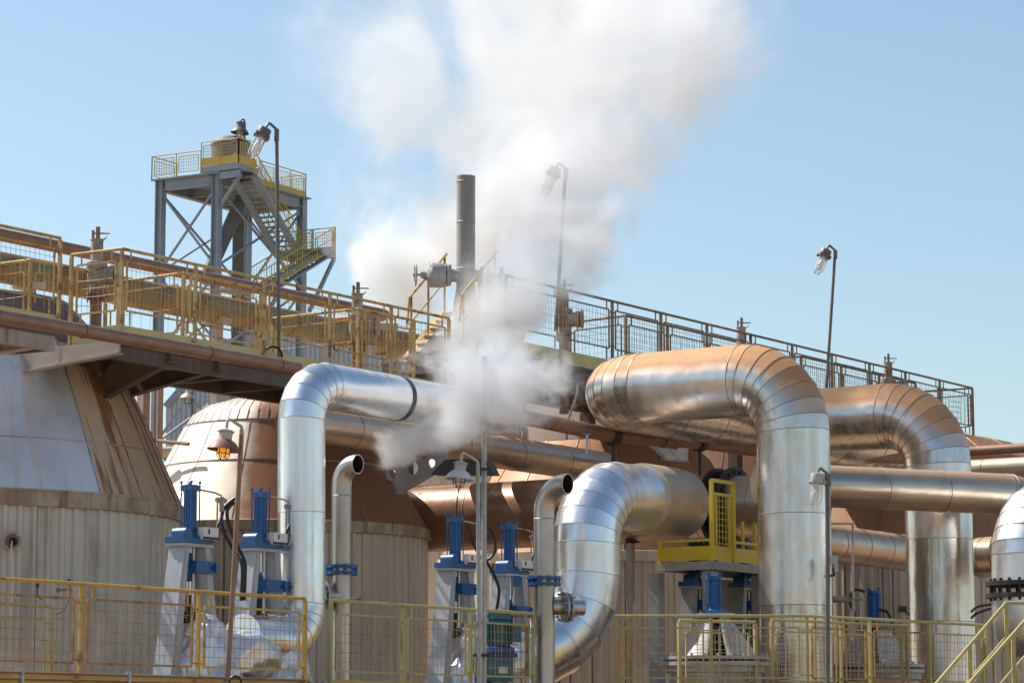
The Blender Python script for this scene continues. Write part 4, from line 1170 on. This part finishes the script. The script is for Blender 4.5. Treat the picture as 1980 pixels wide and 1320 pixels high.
# steps between the two upper walkways
s0, s1 = P(835, 690, 41.6), P(905, 600, 43.6)
stp = thing('metal_stairs', 'short steel stairs climbing between the upper walkways behind the steam', 'stairs', s0)
sd = (s1 - s0); sh = Vector((sd.x, sd.y, 0)).normalized(); sn = Z.cross(sh)
for k in (0, 1):
    o = sn * (-.45 if k else .35)
    m = MB(); m.bar(s0 + o, s1 + o, .03, .2, sn); m.build('stringer', yel_old, stp)
    m = MB(); m.tube([s0 + o + Z * .55 - sd * .05, s0 + o + Z * .9 + sd * .0, s1 + o + Z * .9], .02, 8); m.tube([s0 + o + Z * .5, s1 + o + Z * .5], .014, 8)
    for f in (.05, .5, .95): m.tube([s0.lerp(s1, f) + o, s0.lerp(s1, f) + o + Z * .9], .018, 8)
    m.build('handrail', yel_old, stp)
for k in range(6):
    m = MB(); m.box(s0.lerp(s1, (k + .5) / 6) - sn * .05, (.24, .78, .03), (sh, sn, Z)); m.build('step', brown_b, stp)

# ------------------------------------------------------------------ stairs at the right edge
q0, q1, q2 = P(1815, 1316, 35.6), P(1945, 1165, 36.6), P(2010, 1165, 36.9)
n0, n1, n2 = P(1878, 1316, 34.6), P(1985, 1196, 35.4), P(2050, 1125, 35.9)
st = thing('metal_stairs', 'yellow stairs with sloping handrails at the lower right corner', 'stairs', (q0.x, q0.y, q0.z - 1.2))
for pts, ps in (([q0 - (q1 - q0) * .6, q0, q1, q2], (q1, q0.lerp(q1, .45))), ([n0 - (n1 - n0) * .6, n0, n1, n2], (n0.lerp(n1, .75), n1.lerp(n2, .6)))):
    m = MB(); m.tube(pts, .024, 12); m.build('handrail', yel_pale, st)
    m = MB(); m.tube([p - Z * .42 for p in pts], .016, 10); m.build('mid_rail', yel_pale, st)
    for p in ps:
        m = MB(); m.box(p - Z * .56, (.05, .05, 1.1)); m.build('post', yel_pale, st)
    m = MB()
    for a, b in zip(pts, pts[1:]): m.bar(a - Z * 1.05, b - Z * 1.05, .05, .2, Vector((0, 1, 0)))
    m.build('stringer', yel_pale, st)
    m = MB()
    a, b = pts[1] - Z * .42, pts[2] - Z * .42
    for k in range(1, 6): 
        p = a.lerp(b, k / 6); m.tube([p, p - Z * .55], .008, 6)
    m.build('infill_bar', yel_pale, st)
for k in range(8):
    f = (k - 2) / 6
    a, b = q0.lerp(q1, f) - Z * 1.0, n0.lerp(n1, f) - Z * 1.0
    d = (b - a); d.z = 0
    b = Vector((b.x, b.y, a.z))
    m = MB(); m.box((a + b) / 2, ((b - a).length, .24, .03), ((b - a).normalized(), Z.cross((b - a).normalized()), Z)); m.build('step', yel_pale, st)

# ------------------------------------------------------------------ conduits along the front railing
def run(name, label, pts, r, m_, cat, seg=8):
    m = MB(); m.tube(pts, r, seg); return m.build(name, m_, label=label, cat=cat)
off = -V * .05
za = Z * -.955
run('conduit', 'upper rusty conduit clipped to the posts of the long front railing', [front(-380) + off + Z * -.88, front(585) + off + Z * -.88, front(600) + off + Z * -.90 + V * .3, front(632) + off + Z * -.93, front(900) + off + Z * -.93], .012, rust_pipe, 'conduit')
run('conduit', 'lower rusty conduit clipped to the posts of the long front railing', [front(-380) + off + Z * -.94, front(585) + off + Z * -.94, front(600) + off + Z * -.96 + V * .3, front(632) + off + Z * -.99, front(900) + off + Z * -.99], .012, rust_pipe, 'conduit')
for i, px in enumerate((38, 244, 430, 620, 765)):
    m = MB(); m.box(front(px) + off + Z * (-.91 if px < 590 else -.96), (.035, .05, .16), (U, V, Z)); m.build('conduit_clip', galv, label=['grey conduit clip near the left edge of the front railing', 'grey conduit clip on the post before the left tank', 'grey conduit clip beside the brown lamp post', 'grey conduit clip in the corner below the silver riser', 'grey conduit clip right of the slim vent pipe'][i], cat='clip', group='conduit clips on the front railing')
run('conduit', 'bent thin grey conduit before the ribbed tank between the tall risers', [P(1604, 1012, 39.5), P(1649, 1012, 39.8), P(1649.5, 1230, 39.8)], .017, galv, 'conduit')
run('rusty_rod', 'rusty rod sticking out past the left tank towards the domed tank', [P(287, 850, 41.0), P(365, 858, 40.6)], .028, rust_pipe, 'rod')
run('rusty_rod', 'short rusty rod pointing out over the railing beside the slim vent pipe', [P(660, 1161, 32.3), P(698, 1159, 32.3)], .022, rust_pipe, 'rod')
run('hanging_rope', 'thin pale rope hanging under the upper right walkway left of the orange topped pipe', [P(1117, 740, 41.5), P(1116, 760, 41.5), P(1096, 820, 41.5), P(1096, 850, 41.5)], .018, struct_m, 'rope')

# small fittings on the left tank
q = P(26, 1046, 34.75)
pt = thing('wall_port', 'round rusty port with hanging cable on the left tank wall', 'port', q)
tow = Vector((-.05, -1, 0)).normalized()
m = MB(); m.lathe([(.05, .0), (.075, .0), (.11, .05), (.115, .08), (.09, .085), (.06, .02)], q, tow, 32); m.build('port_rim', vent_m, pt)
m = MB(); m.lathe([(.055, .01), (.03, .06), (.01, .08)], q, tow, 16); m.build('port_plug', dark, pt)
m = MB(); m.tube([q + tow * .08, q + tow * .1 - Z * .1, q + tow * .05 - Z * .5 + Vector((.02, 0, 0)), q + tow * .05 - Z * .9], .008, 6); m.build('port_cable', label_m, pt)
q = P(135, 1124, 34.6)
ca = thing('instrument', 'small grey gauge on pipe fittings against the left tank', 'instrument', q)
m = MB(); m.lathe([(.045, -.05), (.05, .0), (.045, .05)], q, tow, 20); m.lathe([(.03, .05), (.02, .06)], q, tow, 16, 1); m.ball(q + Vector((-.03, 0, .02)), .035); m.build('gauge_head', [galv, dark], ca)
m = MB(); m.tube([q, q - Z * .20, q - Z * .20 - Vector((.2, 0, 0))], .012, 8); m.tube([q - Vector((.14, 0, .10)), q + Vector((.03, 0, -.10))], .014, 8); m.ball(q - Vector((.14, 0, .10)), .03); m.tube([q - Z * .2, q - Z * .35 - Vector((.06, 0, 0)), q - Z * .4 - Vector((.16, 0, 0))], .008, 6); m.build('gauge_piping', steel, ca)
q = P(73, 1127, 34.6)
m = MB(); m.box(q, (.03, .03, .1)); m.tube([q, q - Z * .16, q - Z * .2 + Vector((.06, 0, 0))], .008, 6); m.build('small_sensor', dark, label='small black sensor on the left tank wall beside the gauge', cat='sensor')
q = P(1612, 1082, 37.6)
sp3 = thing('switch_box', 'small grey switch box on the side of the tallest riser', 'box', q)
m = MB(); m.box(q, (.10, .08, .11)); m.box(q - Z * .10 + Vector((.03, 0, 0)), (.05, .05, .12)); m.build('box_shell', galv, sp3)
m = MB(); m.tube([q - Z * .1, q - Z * .2, q - Z * .22 - Vector((.12, 0, 0))], .02, 8); m.build('box_bracket', dark, sp3)
q = P(1745, 1177, 41.2)
m = MB(); m.box(q, (.12, .06, .09)); m.tube([q, q + Vector((.1, 0, -.08))], .015, 6); m.build('small_sensor', dark, label='small black sensor beside the second riser', cat='sensor')
q = P(1625, 1158, 40.0)
m = MB(); m.lathe([(.012, -.2), (.012, -.12), (.045, -.10), (.045, .12), (.02, .14), (.02, .3)], q, Vector((1, 0, 0)), 14); m.tube([q - Z * .1, q + Z * .1], .012, 6); m.build('inline_fitting', vent_m, label='rusty inline pipe fitting between the tall risers', cat='fitting')
q = P(1135, 868, 36.9)
gp = thing('pressure_gauge', 'blue headed probe standing on top of the bright elbow', 'probe', q)
m = MB(); m.tube([q - Z * .06, q + Z * .2], .016, 10); m.build('probe_stem', galv, gp)
m = MB(); m.ball(q + Z * .22, .03); m.box(q + Z * .225, (.07, .05, .05)); m.build('probe_head', blue, gp)
m = MB(); m.tube([q + Vector((.015, 0, .18)), q + Vector((.04, 0, .06)), q + Vector((.05, 0, -.04))], .006, 6); m.build('probe_wire', struct_m, gp)
q = P(1282, 1040, 40.2)
cv = thing('wall_box', 'black long box with pale end below the brown rear of the bright elbow', 'box', q)
m = MB(); m.bar(P(1215, 1045, 40.2), P(1268, 1040, 40.6), .12, .08); m.build('box_shell', dark, cv)
m = MB(); m.bar(P(1268.5, 1040, 40.6), P(1281, 1038, 40.7), .14, .10); m.build('box_end', label_m, cv)
m = MB(); m.tube([P(1219, 1050, 40.2), P(1219, 1165, 40.2)], .06, 14); m.tube([P(1218, 1166, 40.2), P(1219, 1190, 40.2)], .035, 10); m.build('drain_pipe', struct_m, cv)

# perforated cantilever brackets (holes cut as real openings)
def holed_bracket(label, e, outer, holes, t, m_, dirn=V, flange=None):
    o3 = lambda px, py: P(px, py, along(e, dirn, px).y)
    cu = bpy.data.curves.new('bracket', 'CURVE'); cu.dimensions = '2D'; cu.fill_mode = 'BOTH'; cu.extrude = t / 2
    O = o3(*outer[0]); ex, ez = dirn, Z
    loc = lambda p: ((p - O).dot(ex), (p - O).dot(ez))
    def poly(pts):
        s_ = cu.splines.new('POLY'); s_.points.add(len(pts) - 1); s_.use_cyclic_u = True
        for a, b in zip(s_.points, pts): a.co = (b[0], b[1], 0, 1)
    poly([loc(o3(*q)) for q in outer])
    for px, py, r in holes:
        c_ = loc(o3(px, py)); rr = r / F * O.y
        poly([(c_[0] + rr * math.cos(2 * PI * k / 28), c_[1] + rr * math.sin(2 * PI * k / 28)) for k in range(28)])
    tmp = bpy.data.objects.new('tmp', cu); COL.objects.link(tmp)
    tmp.matrix_world = Matrix(((ex.x, 0, ex.cross(ez).x, O.x), (ex.y, 0, ex.cross(ez).y, O.y), (0, 1, 0, O.z), (0, 0, 0, 1)))
    dg = bpy.context.evaluated_depsgraph_get()
    me = bpy.data.meshes.new_from_object(tmp.evaluated_get(dg))
    me.transform(tmp.matrix_world)
    vs = [v.co.copy() for v in me.vertices]; fs = [tuple(p.vertices) for p in me.polygons]
    bpy.data.objects.remove(tmp)
    th_ = thing('support_bracket', label, 'bracket', O)
    mb = MB(); mb.add(vs, fs); mb.build('web_plate', m_, th_)
    if flange:
        q = [o3(*x) for x in flange]
        for a, b in zip(q, q[1:]):
            mb = MB(); mb.bar(a - Z * .01, b - Z * .01, .14, .02); mb.build('bracket_flange', m_, th_)
    return th_
eb = P(866, 890, 39.3)
holed_bracket('grey tapered bracket with three round holes right of the domed tank', eb, [(866, 868), (866, 896), (771, 951), (748, 905), (720, 860), (740, 845)], [(756, 917, 12), (799, 905, 13), (835, 895, 9)], .025, grey_p, V, [(866, 897), (771, 952)])
eb2 = P(1330, 880, 43.5)
holed_bracket('grey bracket with round hole under the orange topped pipe', eb2, [(1332, 822), (1330, 890), (1282, 885), (1240, 850), (1290, 845), (1296, 818)], [(1306, 862, 8)], .025, grey_p, V, [(1329, 891), (1282, 886)])
# pipe saddle behind the pale lamp
q = P(893, 905, 38.5)
m = MB(); m.prism([P(840, 918, 38.5), P(868, 890, 38.5), P(945, 888, 38.5), P(960, 918, 38.5)], Vector((.1, .3, 0))); m.build('pipe_saddle', dark, label='dark pipe saddle behind the pale shade lamp', cat='saddle')

# slim upright pipes between the tanks
for i, (px, py, r, lab, mm) in enumerate(((271, 700, .042, 'cream upright pipe next to the left tank, leftmost of its group', struct_m), (283, 756, .062, 'short thick rusty upright pipe between the two left tanks', rust_pipe), (296, 700, .026, 'thinnest cream upright pipe between the two left tanks', struct_m), (311, 700, .050, 'tall tan upright pipe just left of the domed tank', cond_m))):
    q = P(px, py, 43.5 + i * .3)
    m = MB(); m.tube([Vector((q.x, q.y, 0)), q], r, 16); m.build('upright_pipe', mm, label=lab, cat='pipe', group='upright pipes between the left tanks')
m = MB(); m.lathe([(.05, -.12), (.075, -.11), (.075, .11), (.05, .12)], P(287, 850, 41.0), Z, 14); m.build('rod_clamp', rust_pipe, label='rusty clamp at the end of the rod past the left tank', cat='clamp')
q = P(320, 878, 60)
m = MB(); m.tube([P(280, 875, 60), P(480, 868, 60)], .12, 16); m.build('far_pipe', alu_cream, label='cream horizontal pipe far behind between the two left tanks', cat='pipe')
# beige cabinet seen under the deck
q = P(513, 765, 47)
cb = thing('beam_wall', 'beige and olive wall panel under the upper walkway left of the silver elbow', 'wall', (q.x, q.y, 0))
m = MB(); m.box(Vector((P(502, 700, 47).x, 47, 4.2)), (.40, .3, 8.4)); m.build('beige_panel', struct_m, cb)
m = MB(); m.box(Vector((P(535, 700, 47).x, 47.02, 4.2)), (.18, .25, 8.4)); m.build('olive_panel', yel_olive, cb)

# ------------------------------------------------------------------ stair tower far behind
TD = 120.0
k_ = TD / F
TU = Vector((math.sin(math.radians(30)), math.cos(math.radians(30)), 0)); TV = Vector((-TU.y, TU.x, 0))
f0 = P(420, 338, TD)                            # front corner, top of the beams
fl = along(f0, TV, 311); fr_ = along(f0, TU, 584); fb = fl + (fr_ - f0)
tw = thing('stair_tower', 'blue grey steel stair tower with yellow railings standing far behind against the sky', 'tower', (f0.x, f0.y, 0))
TW = 'x'
for p in (f0, fl, fr_, fb):
    m = MB(); h = f0.z + .02
    m.box((p.x, p.y, h / 2), (.10, .30, h), (TU, TV, Z)); m.box(Vector((p.x, p.y, h / 2)) + TV * .155, (.34, .04, h - .02), (TU, TV, Z)); m.box(Vector((p.x, p.y, h / 2)) - TV * .155, (.34, .04, h - .02), (TU, TV, Z)); m.build('tower_leg', tower_m, tw)
for a, b in ((f0, fl), (f0, fr_), (fl, fb), (fr_, fb)):
    d = (b - a).normalized()
    m = MB(); m.bar(a + d * .27 - Z * .2, b - d * .27 - Z * .2, .12, .42); m.bar(a + d * .27 - Z * .0, b - d * .27 - Z * .0, .3, .04); m.bar(a + d * .27 - Z * .41, b - d * .27 - Z * .41, .3, .04); m.build('platform_beam', tower_m, tw)
for f in (.33, .66):
    m = MB(); m.bar(f0.lerp(fr_, f) + TV * .15 - Z * .25, fl.lerp(fb, f) - TV * .15 - Z * .25, .1, .3); m.build('platform_beam', tower_m, tw)
m = MB(); m.prism([p + Z * .045 for p in (f0 - TU * .3 - TV * .3, fl - TU * .3 + TV * .3, fb + TU * .3 + TV * .3, fr_ + TU * .3 - TV * .3)], Z * .06); m.build('platform_floor', tower_m, tw)
H1 = 3.7
for a, b in ((f0, fl), (f0, fr_), (fl, fb), (fr_, fb)):
    for lv in range(5):
        zt_ = -.5 - lv * H1
        for p, q in ((a, b), (b, a)):
            m = MB(); m.bar(p + Z * zt_, q + Z * (zt_ - H1 + .2), .085, .085); pm_ = p.lerp(q, .04) + Z * (zt_ - .15); m.box(pm_, (.28, .05, .3), ((q - p).normalized(), Z.cross((q - p).normalized()), Z)); m.build('cross_brace', tower_m, tw)
        if lv % 2: m = MB(); m.bar(a + Z * (zt_ - H1 + .1), b + Z * (zt_ - H1 + .1), .14, .18); m.build('tie_beam', tower_m, tw)
# inclined chute and two inner columns
cA = P(467, 388, TD + 2); cB = P(395, 545, TD + 1)
m = MB(); m.tube([cA, cB], .30, 20); m.lathe([(.28, -.06), (.38, -.05), (.38, .05), (.28, .06)], cA, cA - cB, 20); m.build('inclined_chute', tank_grey, tw)
for px, mm in ((463, struct_m),):
    q = P(px, 345, TD + 3.6); m = MB(); zq = f0.z - .5; m.box((q.x, q.y, zq / 2), (.5, .4, zq)); m.build('inner_column', tank_grey, tw)
# railings on the platform
def far_rail(pts, hgt, bay=1.6, par=None, mtl=None, toe=.25):
    mtl = mtl or yel_far
    rr = MB(); rr.tube(pts, .028, 8); rr.build('handrail', mtl, par)
    if toe:
        m = MB()
        for a, b in zip(pts, pts[1:]):
            d = (b - a).normalized(); m.box((a + b) / 2 - Z * (hgt - toe / 2), ((b - a).length, .02, toe), (d, Z.cross(d).normalized(), d.cross(Z.cross(d)).normalized()))
        m.build('toe_board', mtl, par)
    for a, b in zip(pts, pts[1:]):
        L = (b - a).length; n = max(1, round(L / bay)); d = (b - a) / n
        for k in range(n + 1):
            m = MB(); m.box(a + d * k - Z * hgt / 2, (.042, .042, hgt)); m.build('rail_post', mtl, par)
        for k in range(n):
            m = MB(); p, q = a + d * (k + .1), a + d * (k + .9)
            for zz in (.16, .85): m.bar(p - Z * zz, q - Z * zz, .026, .026)
            for x in (p, q): m.bar(x - Z * .16, x - Z * .85, .026, .026, d)
            for j in range(1, 8): m.tube([p.lerp(q, j / 8) - Z * .16, p.lerp(q, j / 8) - Z * .85], .008, 4, cap=False)
            for j in range(1, 5): m.tube([p - Z * (.16 + .69 * j / 5), q - Z * (.16 + .69 * j / 5)], .008, 4, cap=False)
            m.build('mesh_panel', mtl, par)
yel_far = mat('far yellow paint', (.60, .45, .08), (.50, .37, .07), .5, 0, 1, .6)
up = Z * 1.08
ov = .28
o00, oL, oB, oR = f0 - TU * ov - TV * ov, fl - TU * ov + TV * ov, fb + TU * ov + TV * ov, fr_ + TU * ov - TV * ov
# raised central floor with its railings; lower wings left and right
r0 = along(o00, TV, 400) + Z * .28
fC = along(o00, TV, 461)
m = MB(); m.prism([p + Z * .22 for p in (fC, fC + TU * 1.5, along(o00, TV, 389) + TU * 1.5, along(o00, TV, 389))], Z * .24); m.bar(fC + TU * .1 - Z * .1, o00 + TU * .1 - Z * .1, .12, .3); m.bar(fC + TU * 1.2 - Z * .1, o00 + TU * 1.2 - Z * .1, .12, .3); m.bar(fC + TU * .2 - Z * .1, f0 - Z * 1.6, .12, .12); m.build('raised_floor', tower_m, tw)
far_rail([fC + TU * 1.3 + up + Z * .35, fC + up + Z * .35, along(o00, TV, 389) + up + Z * .35], 1.08, 1.3, tw, None, .36)
far_rail([along(o00, TV, 388) + up, oL + up, oL + up + TU * 1.8], 1.08, 1.5, tw, None, 0)
far_rail([along(o00, TU, 502) + up, oR + up - TU * .4, oR + up - TU * .4 + TV * 2.6], 1.08, 1.3, tw, None, .3)
# domed tank on the platform
tc_ = P(447, 345, TD + 2.2); tc_.z = f0.z + .08
dt = thing('domed_tank', 'small grey domed tank on top of the stair tower', 'tank', tc_)
m = MB(); m.lathe([(.88, 0), (.88, 1.42), (.92, 1.43), (.92, 1.5), (.86, 1.52), (.70, 1.70), (.36, 1.84), (.0, 1.88)], tc_ + Z * .2, Z, 40); m.lathe([(.8, 0), (.8, .2)], tc_, Z, 30); m.build('tank_shell', tank_grey, dt)
m = MB(); m.tube([tc_ + Z * 2.08 + Vector((.25, -.3, 0)) , tc_ + Z * 2.28 + Vector((.25, -.3, 0)), tc_ + Z * 2.28 + Vector((.38, -.3, 0)), tc_ + Z * 1.8 + Vector((.38, -.3, 0))], .025, 6); m.build('lifting_lug', dark, dt)
m = MB(); m.box(tc_ + Vector((.1, -1.0, .8)), (.16, .06, .16)); m.box(tc_ + Vector((.1, -1.0, .35)), (.16, .06, .14)); m.build('tank_nozzle', dark, dt)
# platform lamp
lp = P(473, 262, TD + 1.6)
shade_lamp('small bell shade lamp on a thin pole above the stair tower tank', P(466, 237, TD + 1.6), P(473, 243, TD + 1.6), lp - Z * 1.4, 1.9, lamp_grey, lamp_grey, white_p, lamp_grey, .05, lamp_grey, 'enamel shade cage lamps')
# upper flight, landing, lower flight
def flight(par, a, b, width, side, n, rail=True):
    d = (b - a); h = Vector((d.x, d.y, 0)).normalized()
    for o, mm in ((0, 0), (width, 1)):
        m = MB(); m.bar(a + side * o - Z * .12, b + side * o - Z * .12, .06, .34, side); m.build('stringer', tower_m, par)
        m = MB(); m.bar(a + side * o + Z * .09, b + side * o + Z * .09, .07, .10, side); m.build('stringer_edge', yel_far, par)
        if rail:
            m = MB(); m.tube([a + side * o + Z * 1.0, b + side * o + Z * 1.0], .03, 8); m.tube([a + side * o + Z * .55, b + side * o + Z * .55], .022, 8)
            for k in range(5): p = a.lerp(b, k / 4) + side * o; m.tube([p, p + Z], .028, 6)
            for k in range(1, 24): p = a.lerp(b, k / 24) + side * o; m.tube([p + Z * .2, p + Z * .9], .01, 4, cap=False)
            m.build('stair_rail', yel_far, par)
    for k in range(n):
        p = a.lerp(b, (k + .5) / n) + side * width / 2
        m = MB(); m.box(p, (.26, width - .08, .04), (h, side, Z)); m.build('step', tower_m, par)
sA = P(492, 336, TD - .4)
sB = along(sA, TU, 578); sB = P(578, 488, sB.y)
flight(tw, sA, sB, 1.05, TV * -1 if 0 else TV, 16)
# landing
lc = P(640, 487, sB.y + .4)
la = Vector((sB.x, sB.y, lc.z))
lq = along(la, TU, 604)
m = MB(); m.prism([la - TV * 1.2, la + TV * 1.1, lq + TV * 1.1, lq - TV * 1.2], Z * .06)
for a, b in ((la - TV * 1.2, lq - TV * 1.2), (lq - TV * 1.2, lq + TV * 1.1), (la + TV * 1.1, lq + TV * 1.1)): m.bar(a - Z * .16, b - Z * .16, .08, .26)
m.build('landing', tower_m, tw)
far_rail([lq - TV * 1.2 - TU * .1 + up, lq - TV * 1.2 + up, lq + TV * 1.1 + up, lq + TV * 1.1 + up - TU * .5], 1.08, 1.2, tw, None, .22)
m = MB(); m.bar(lq - TV * 1.15 - Z * .3, lq - TU * 1.9 - TV * 1.15 - Z * 2.9, .14, .14); m.bar(lq + TV * 1.05 - Z * .3, lq - TU * 1.9 + TV * 1.05 - Z * 2.9, .14, .14); m.build('landing_strut', tower_m, tw)
s2 = along(la, TU, 600) - TV * 1.15
s3 = s2 - TU * 4.6 - Z * 2.3
flight(tw, s3, s2, 1.05, TV, 14)
m = MB(); q = s3 + TV * .5 - Z * .1; m.box(q - TU * .8, (1.6, 2.2, .1), (TU, TV, Z)); m.build('lower_landing', tower_m, tw)

# ------------------------------------------------------------------ shed in the far distance
SD = 160
hs = thing('shed', 'pale blue corrugated shed with sloping roof edge behind the domed tank', 'shed', (P(520, 800, SD).x, SD, 0))
oo = [(337, 806), (437, 690), (560, 655), (775, 655), (775, 1060), (337, 1060)]
n_ = Vector((0, 1, 0))
m = MB(); q = [P(x, y, SD) for x, y in oo]; q = [Vector((p.x, SD, p.z)) for p in q]
m.prism(q, n_ * 8)
for px in range(345, 775, 9):
    ys = 806 - (px - 337) * 1.16 if px < 437 else (690 - (px - 437) * .285 if px < 560 else 655)
    a, b = P(px, ys + 1, SD), P(px, 1060, SD)
    m.box(Vector((a.x, SD - 4.04, (a.z + b.z) / 2)), (.14, .08, a.z - b.z))
m.build('shed_wall', shed_m, hs)
m = MB()
for a, b in zip(q[:3], q[1:4]): m.bar(a + Z * .1 - n_ * 4.1, b + Z * .1 - n_ * 4.1, .3, .35)
m.build('roof_edge', tower_m, hs)
shade_lamp('small lamp on a pole in front of the pale blue shed', P(366, 752, 90), P(372, 756, 90), P(372, 830, 90) - Z * 4, 1.25, lamp_body, lamp_body, white_p, lamp_grey, .05, lamp_grey)
for i, (x, y) in enumerate(((405, 905), (352, 920), (440, 940))): pass

# ------------------------------------------------------------------ steam
def plume(name, label, pts, flat, dens, scale, seed, thr=.5, amp=1.0, soft=.8, det=6, ro=.62, tiltd=0.0, aniso=-.05, alb=.98):
    Q = [P(x, y, D) for x, y, r, D in pts]
    R = [r / F * D for x, y, r, D in pts]
    z0, z1 = Q[0].z, Q[-1].z
    n = 32
    mb = MB()
    vs, fs = [], []
    for q, r in zip(Q, R):
        vs += [Vector((q.x + 1.12 * r * math.cos(2 * PI * k / n), q.y + 1.12 * flat * r * math.sin(2 * PI * k / n), q.z)) for k in range(n)]
    for i in range(len(Q) - 1):
        fs += [(i * n + k, i * n + (k + 1) % n, (i + 1) * n + (k + 1) % n, (i + 1) * n + k) for k in range(n)]
    fs += [tuple(range(n))[::-1], tuple(range((len(Q) - 1) * n, len(Q) * n))]
    mb.add(vs, fs)
    m = bpy.data.materials.new(name); m.use_nodes = True
    t = m.node_tree; t.nodes.clear()
    N, L = t.nodes.new, t.links.new
    out = N('ShaderNodeOutputMaterial'); vol = N('ShaderNodeVolumePrincipled'); L(vol.outputs[0], out.inputs['Volume'])
    vol.inputs['Color'].default_value = (alb * .972, alb * .99, min(1, alb * 1.01), 1); vol.inputs['Anisotropy'].default_value = aniso
    geo = N('ShaderNodeNewGeometry'); pos = geo.outputs['Position']
    sp = N('ShaderNodeSeparateXYZ'); L(pos, sp.inputs[0])
    def mth(op, a, b=None, c=None, clamp=False):
        q = N('ShaderNodeMath'); q.operation = op; q.use_clamp = clamp
        for i, v in enumerate((a, b, c)):
            if v is None: continue
            if isinstance(v, (int, float)): q.inputs[i].default_value = v
            else: L(v, q.inputs[i])
        return q.outputs[0]
    zn = mth('DIVIDE', mth('SUBTRACT', sp.outputs[2], z0), z1 - z0, clamp=True)
    def curve(vals):
        c = N('ShaderNodeFloatCurve'); cv = c.mapping.curves[0]
        lo, hi = min(vals), max(vals); hi = hi if hi > lo else lo + 1
        ps = [((q.z - z0) / (z1 - z0), (v - lo) / (hi - lo)) for q, v in zip(Q, vals)]
        cv.points[0].location = ps[0]; cv.points[1].location = ps[-1]
        for p in ps[1:-1]: cv.points.new(*p)
        for p in cv.points: p.handle_type = 'AUTO_CLAMPED'
        c.mapping.update(); L(zn, c.inputs['Value'])
        return mth('MULTIPLY_ADD', c.outputs[0], hi - lo, lo)
    cx, cy, rr = curve([q.x for q in Q]), curve([q.y for q in Q]), curve(R)
    dx = mth('DIVIDE', mth('SUBTRACT', sp.outputs[0], cx), rr)
    dy = mth('DIVIDE', mth('SUBTRACT', sp.outputs[1], cy), mth('MULTIPLY', rr, flat))
    d = mth('SQRT', mth('ADD', mth('MULTIPLY', dx, dx), mth('MULTIPLY', dy, dy)))
    mp = N('ShaderNodeMapping'); mp.inputs['Location'].default_value = (seed, seed * 2, seed * .5); L(pos, mp.inputs[0])
    no = N('ShaderNodeTexNoise'); no.inputs['Scale'].default_value = scale; no.inputs['Detail'].default_value = det; no.inputs['Roughness'].default_value = ro; no.inputs['Distortion'].default_value = .35
    L(mp.outputs[0], no.inputs[0])
    v = mth('MULTIPLY_ADD', mth('SUBTRACT', no.outputs[0], thr), amp * 3, mth('SUBTRACT', 1.0, d))
    def rng(v, a, b, hi=1.0):
        r = N('ShaderNodeMapRange'); r.interpolation_type = 'SMOOTHSTEP'
        r.inputs['From Min'].default_value = a; r.inputs['From Max'].default_value = b; r.inputs['To Max'].default_value = hi
        L(v, r.inputs['Value']); return r.outputs[0]
    dn = curve(dens) if isinstance(dens, (list, tuple)) else dens
    den = mth('MULTIPLY', rng(v, 0, soft), dn)
    g = N('ShaderNodeMapRange'); g.inputs['From Min'].default_value = 1.12; g.inputs['From Max'].default_value = .75; L(d, g.inputs['Value'])
    den = mth('MULTIPLY', mth('MULTIPLY', den, g.outputs[0]), mth('MULTIPLY', rng(zn, 0, .07), rng(mth('SUBTRACT', 1.0, zn), 0, .07)))
    L(den, vol.inputs['Density'])
    o = mb.build(name, m, label=label, kind='stuff', angle=60)
    return o
plume('steam_cloud', 'white steam cloud drifting up into the sky behind the stack', [(785, 640, 60, 62), (785, 545, 125, 62), (855, 460, 225, 62), (940, 380, 310, 62), (985, 300, 360, 62), (1000, 200, 450, 62), (1015, 80, 500, 62), (1035, -40, 530, 62), (1060, -150, 530, 62)], .5, [2.4, 3.6, 2.0, 1.0, .7, .58, .56, .56, .56], .40, 3.3, .49, 1.6, soft=1.15, det=11, ro=.67, alb=1.0)
plume('steam_veil', 'thin grey steam rising past the stack and the veiled lamp', [(930, 690, 150, 41.4), (955, 640, 175, 41.8), (990, 580, 200, 42.4), (1030, 500, 220, 43.0), (1065, 400, 235, 43.8), (1110, 300, 260, 45), (1160, 200, 290, 45.5), (1210, 90, 310, 46), (1250, -60, 310, 46)], .75, [2.0, 1.9, 1.9, 2.1, 1.8, 1.3, 1.0, .85, .85], .8, 5.1, .515, 1.7, soft=.9, det=10, ro=.67, aniso=-.1, alb=.985)
plume('steam_puff', 'dense grey white steam puff billowing over the pipes from the vent mouth', [(728, 918, 34, 33.0), (752, 893, 75, 33.1), (800, 862, 130, 33.2), (875, 825, 185, 33.3), (935, 775, 215, 33.4), (948, 720, 215, 33.7), (955, 670, 190, 34.6), (960, 625, 150, 36)], .9, [4, 4, 4.4, 5.4, 5.2, 4.4, 2.2, .6], 1.9, 7.7, .565, 1.7, soft=.9, det=12, ro=.69, aniso=-.35, alb=.93)
hose('thin cable dropping from the pale shade lamp to the valve below', [P(888, 942, 33.5), P(884, 965, 33.7), P(882, 1000, 34.2)], .008)
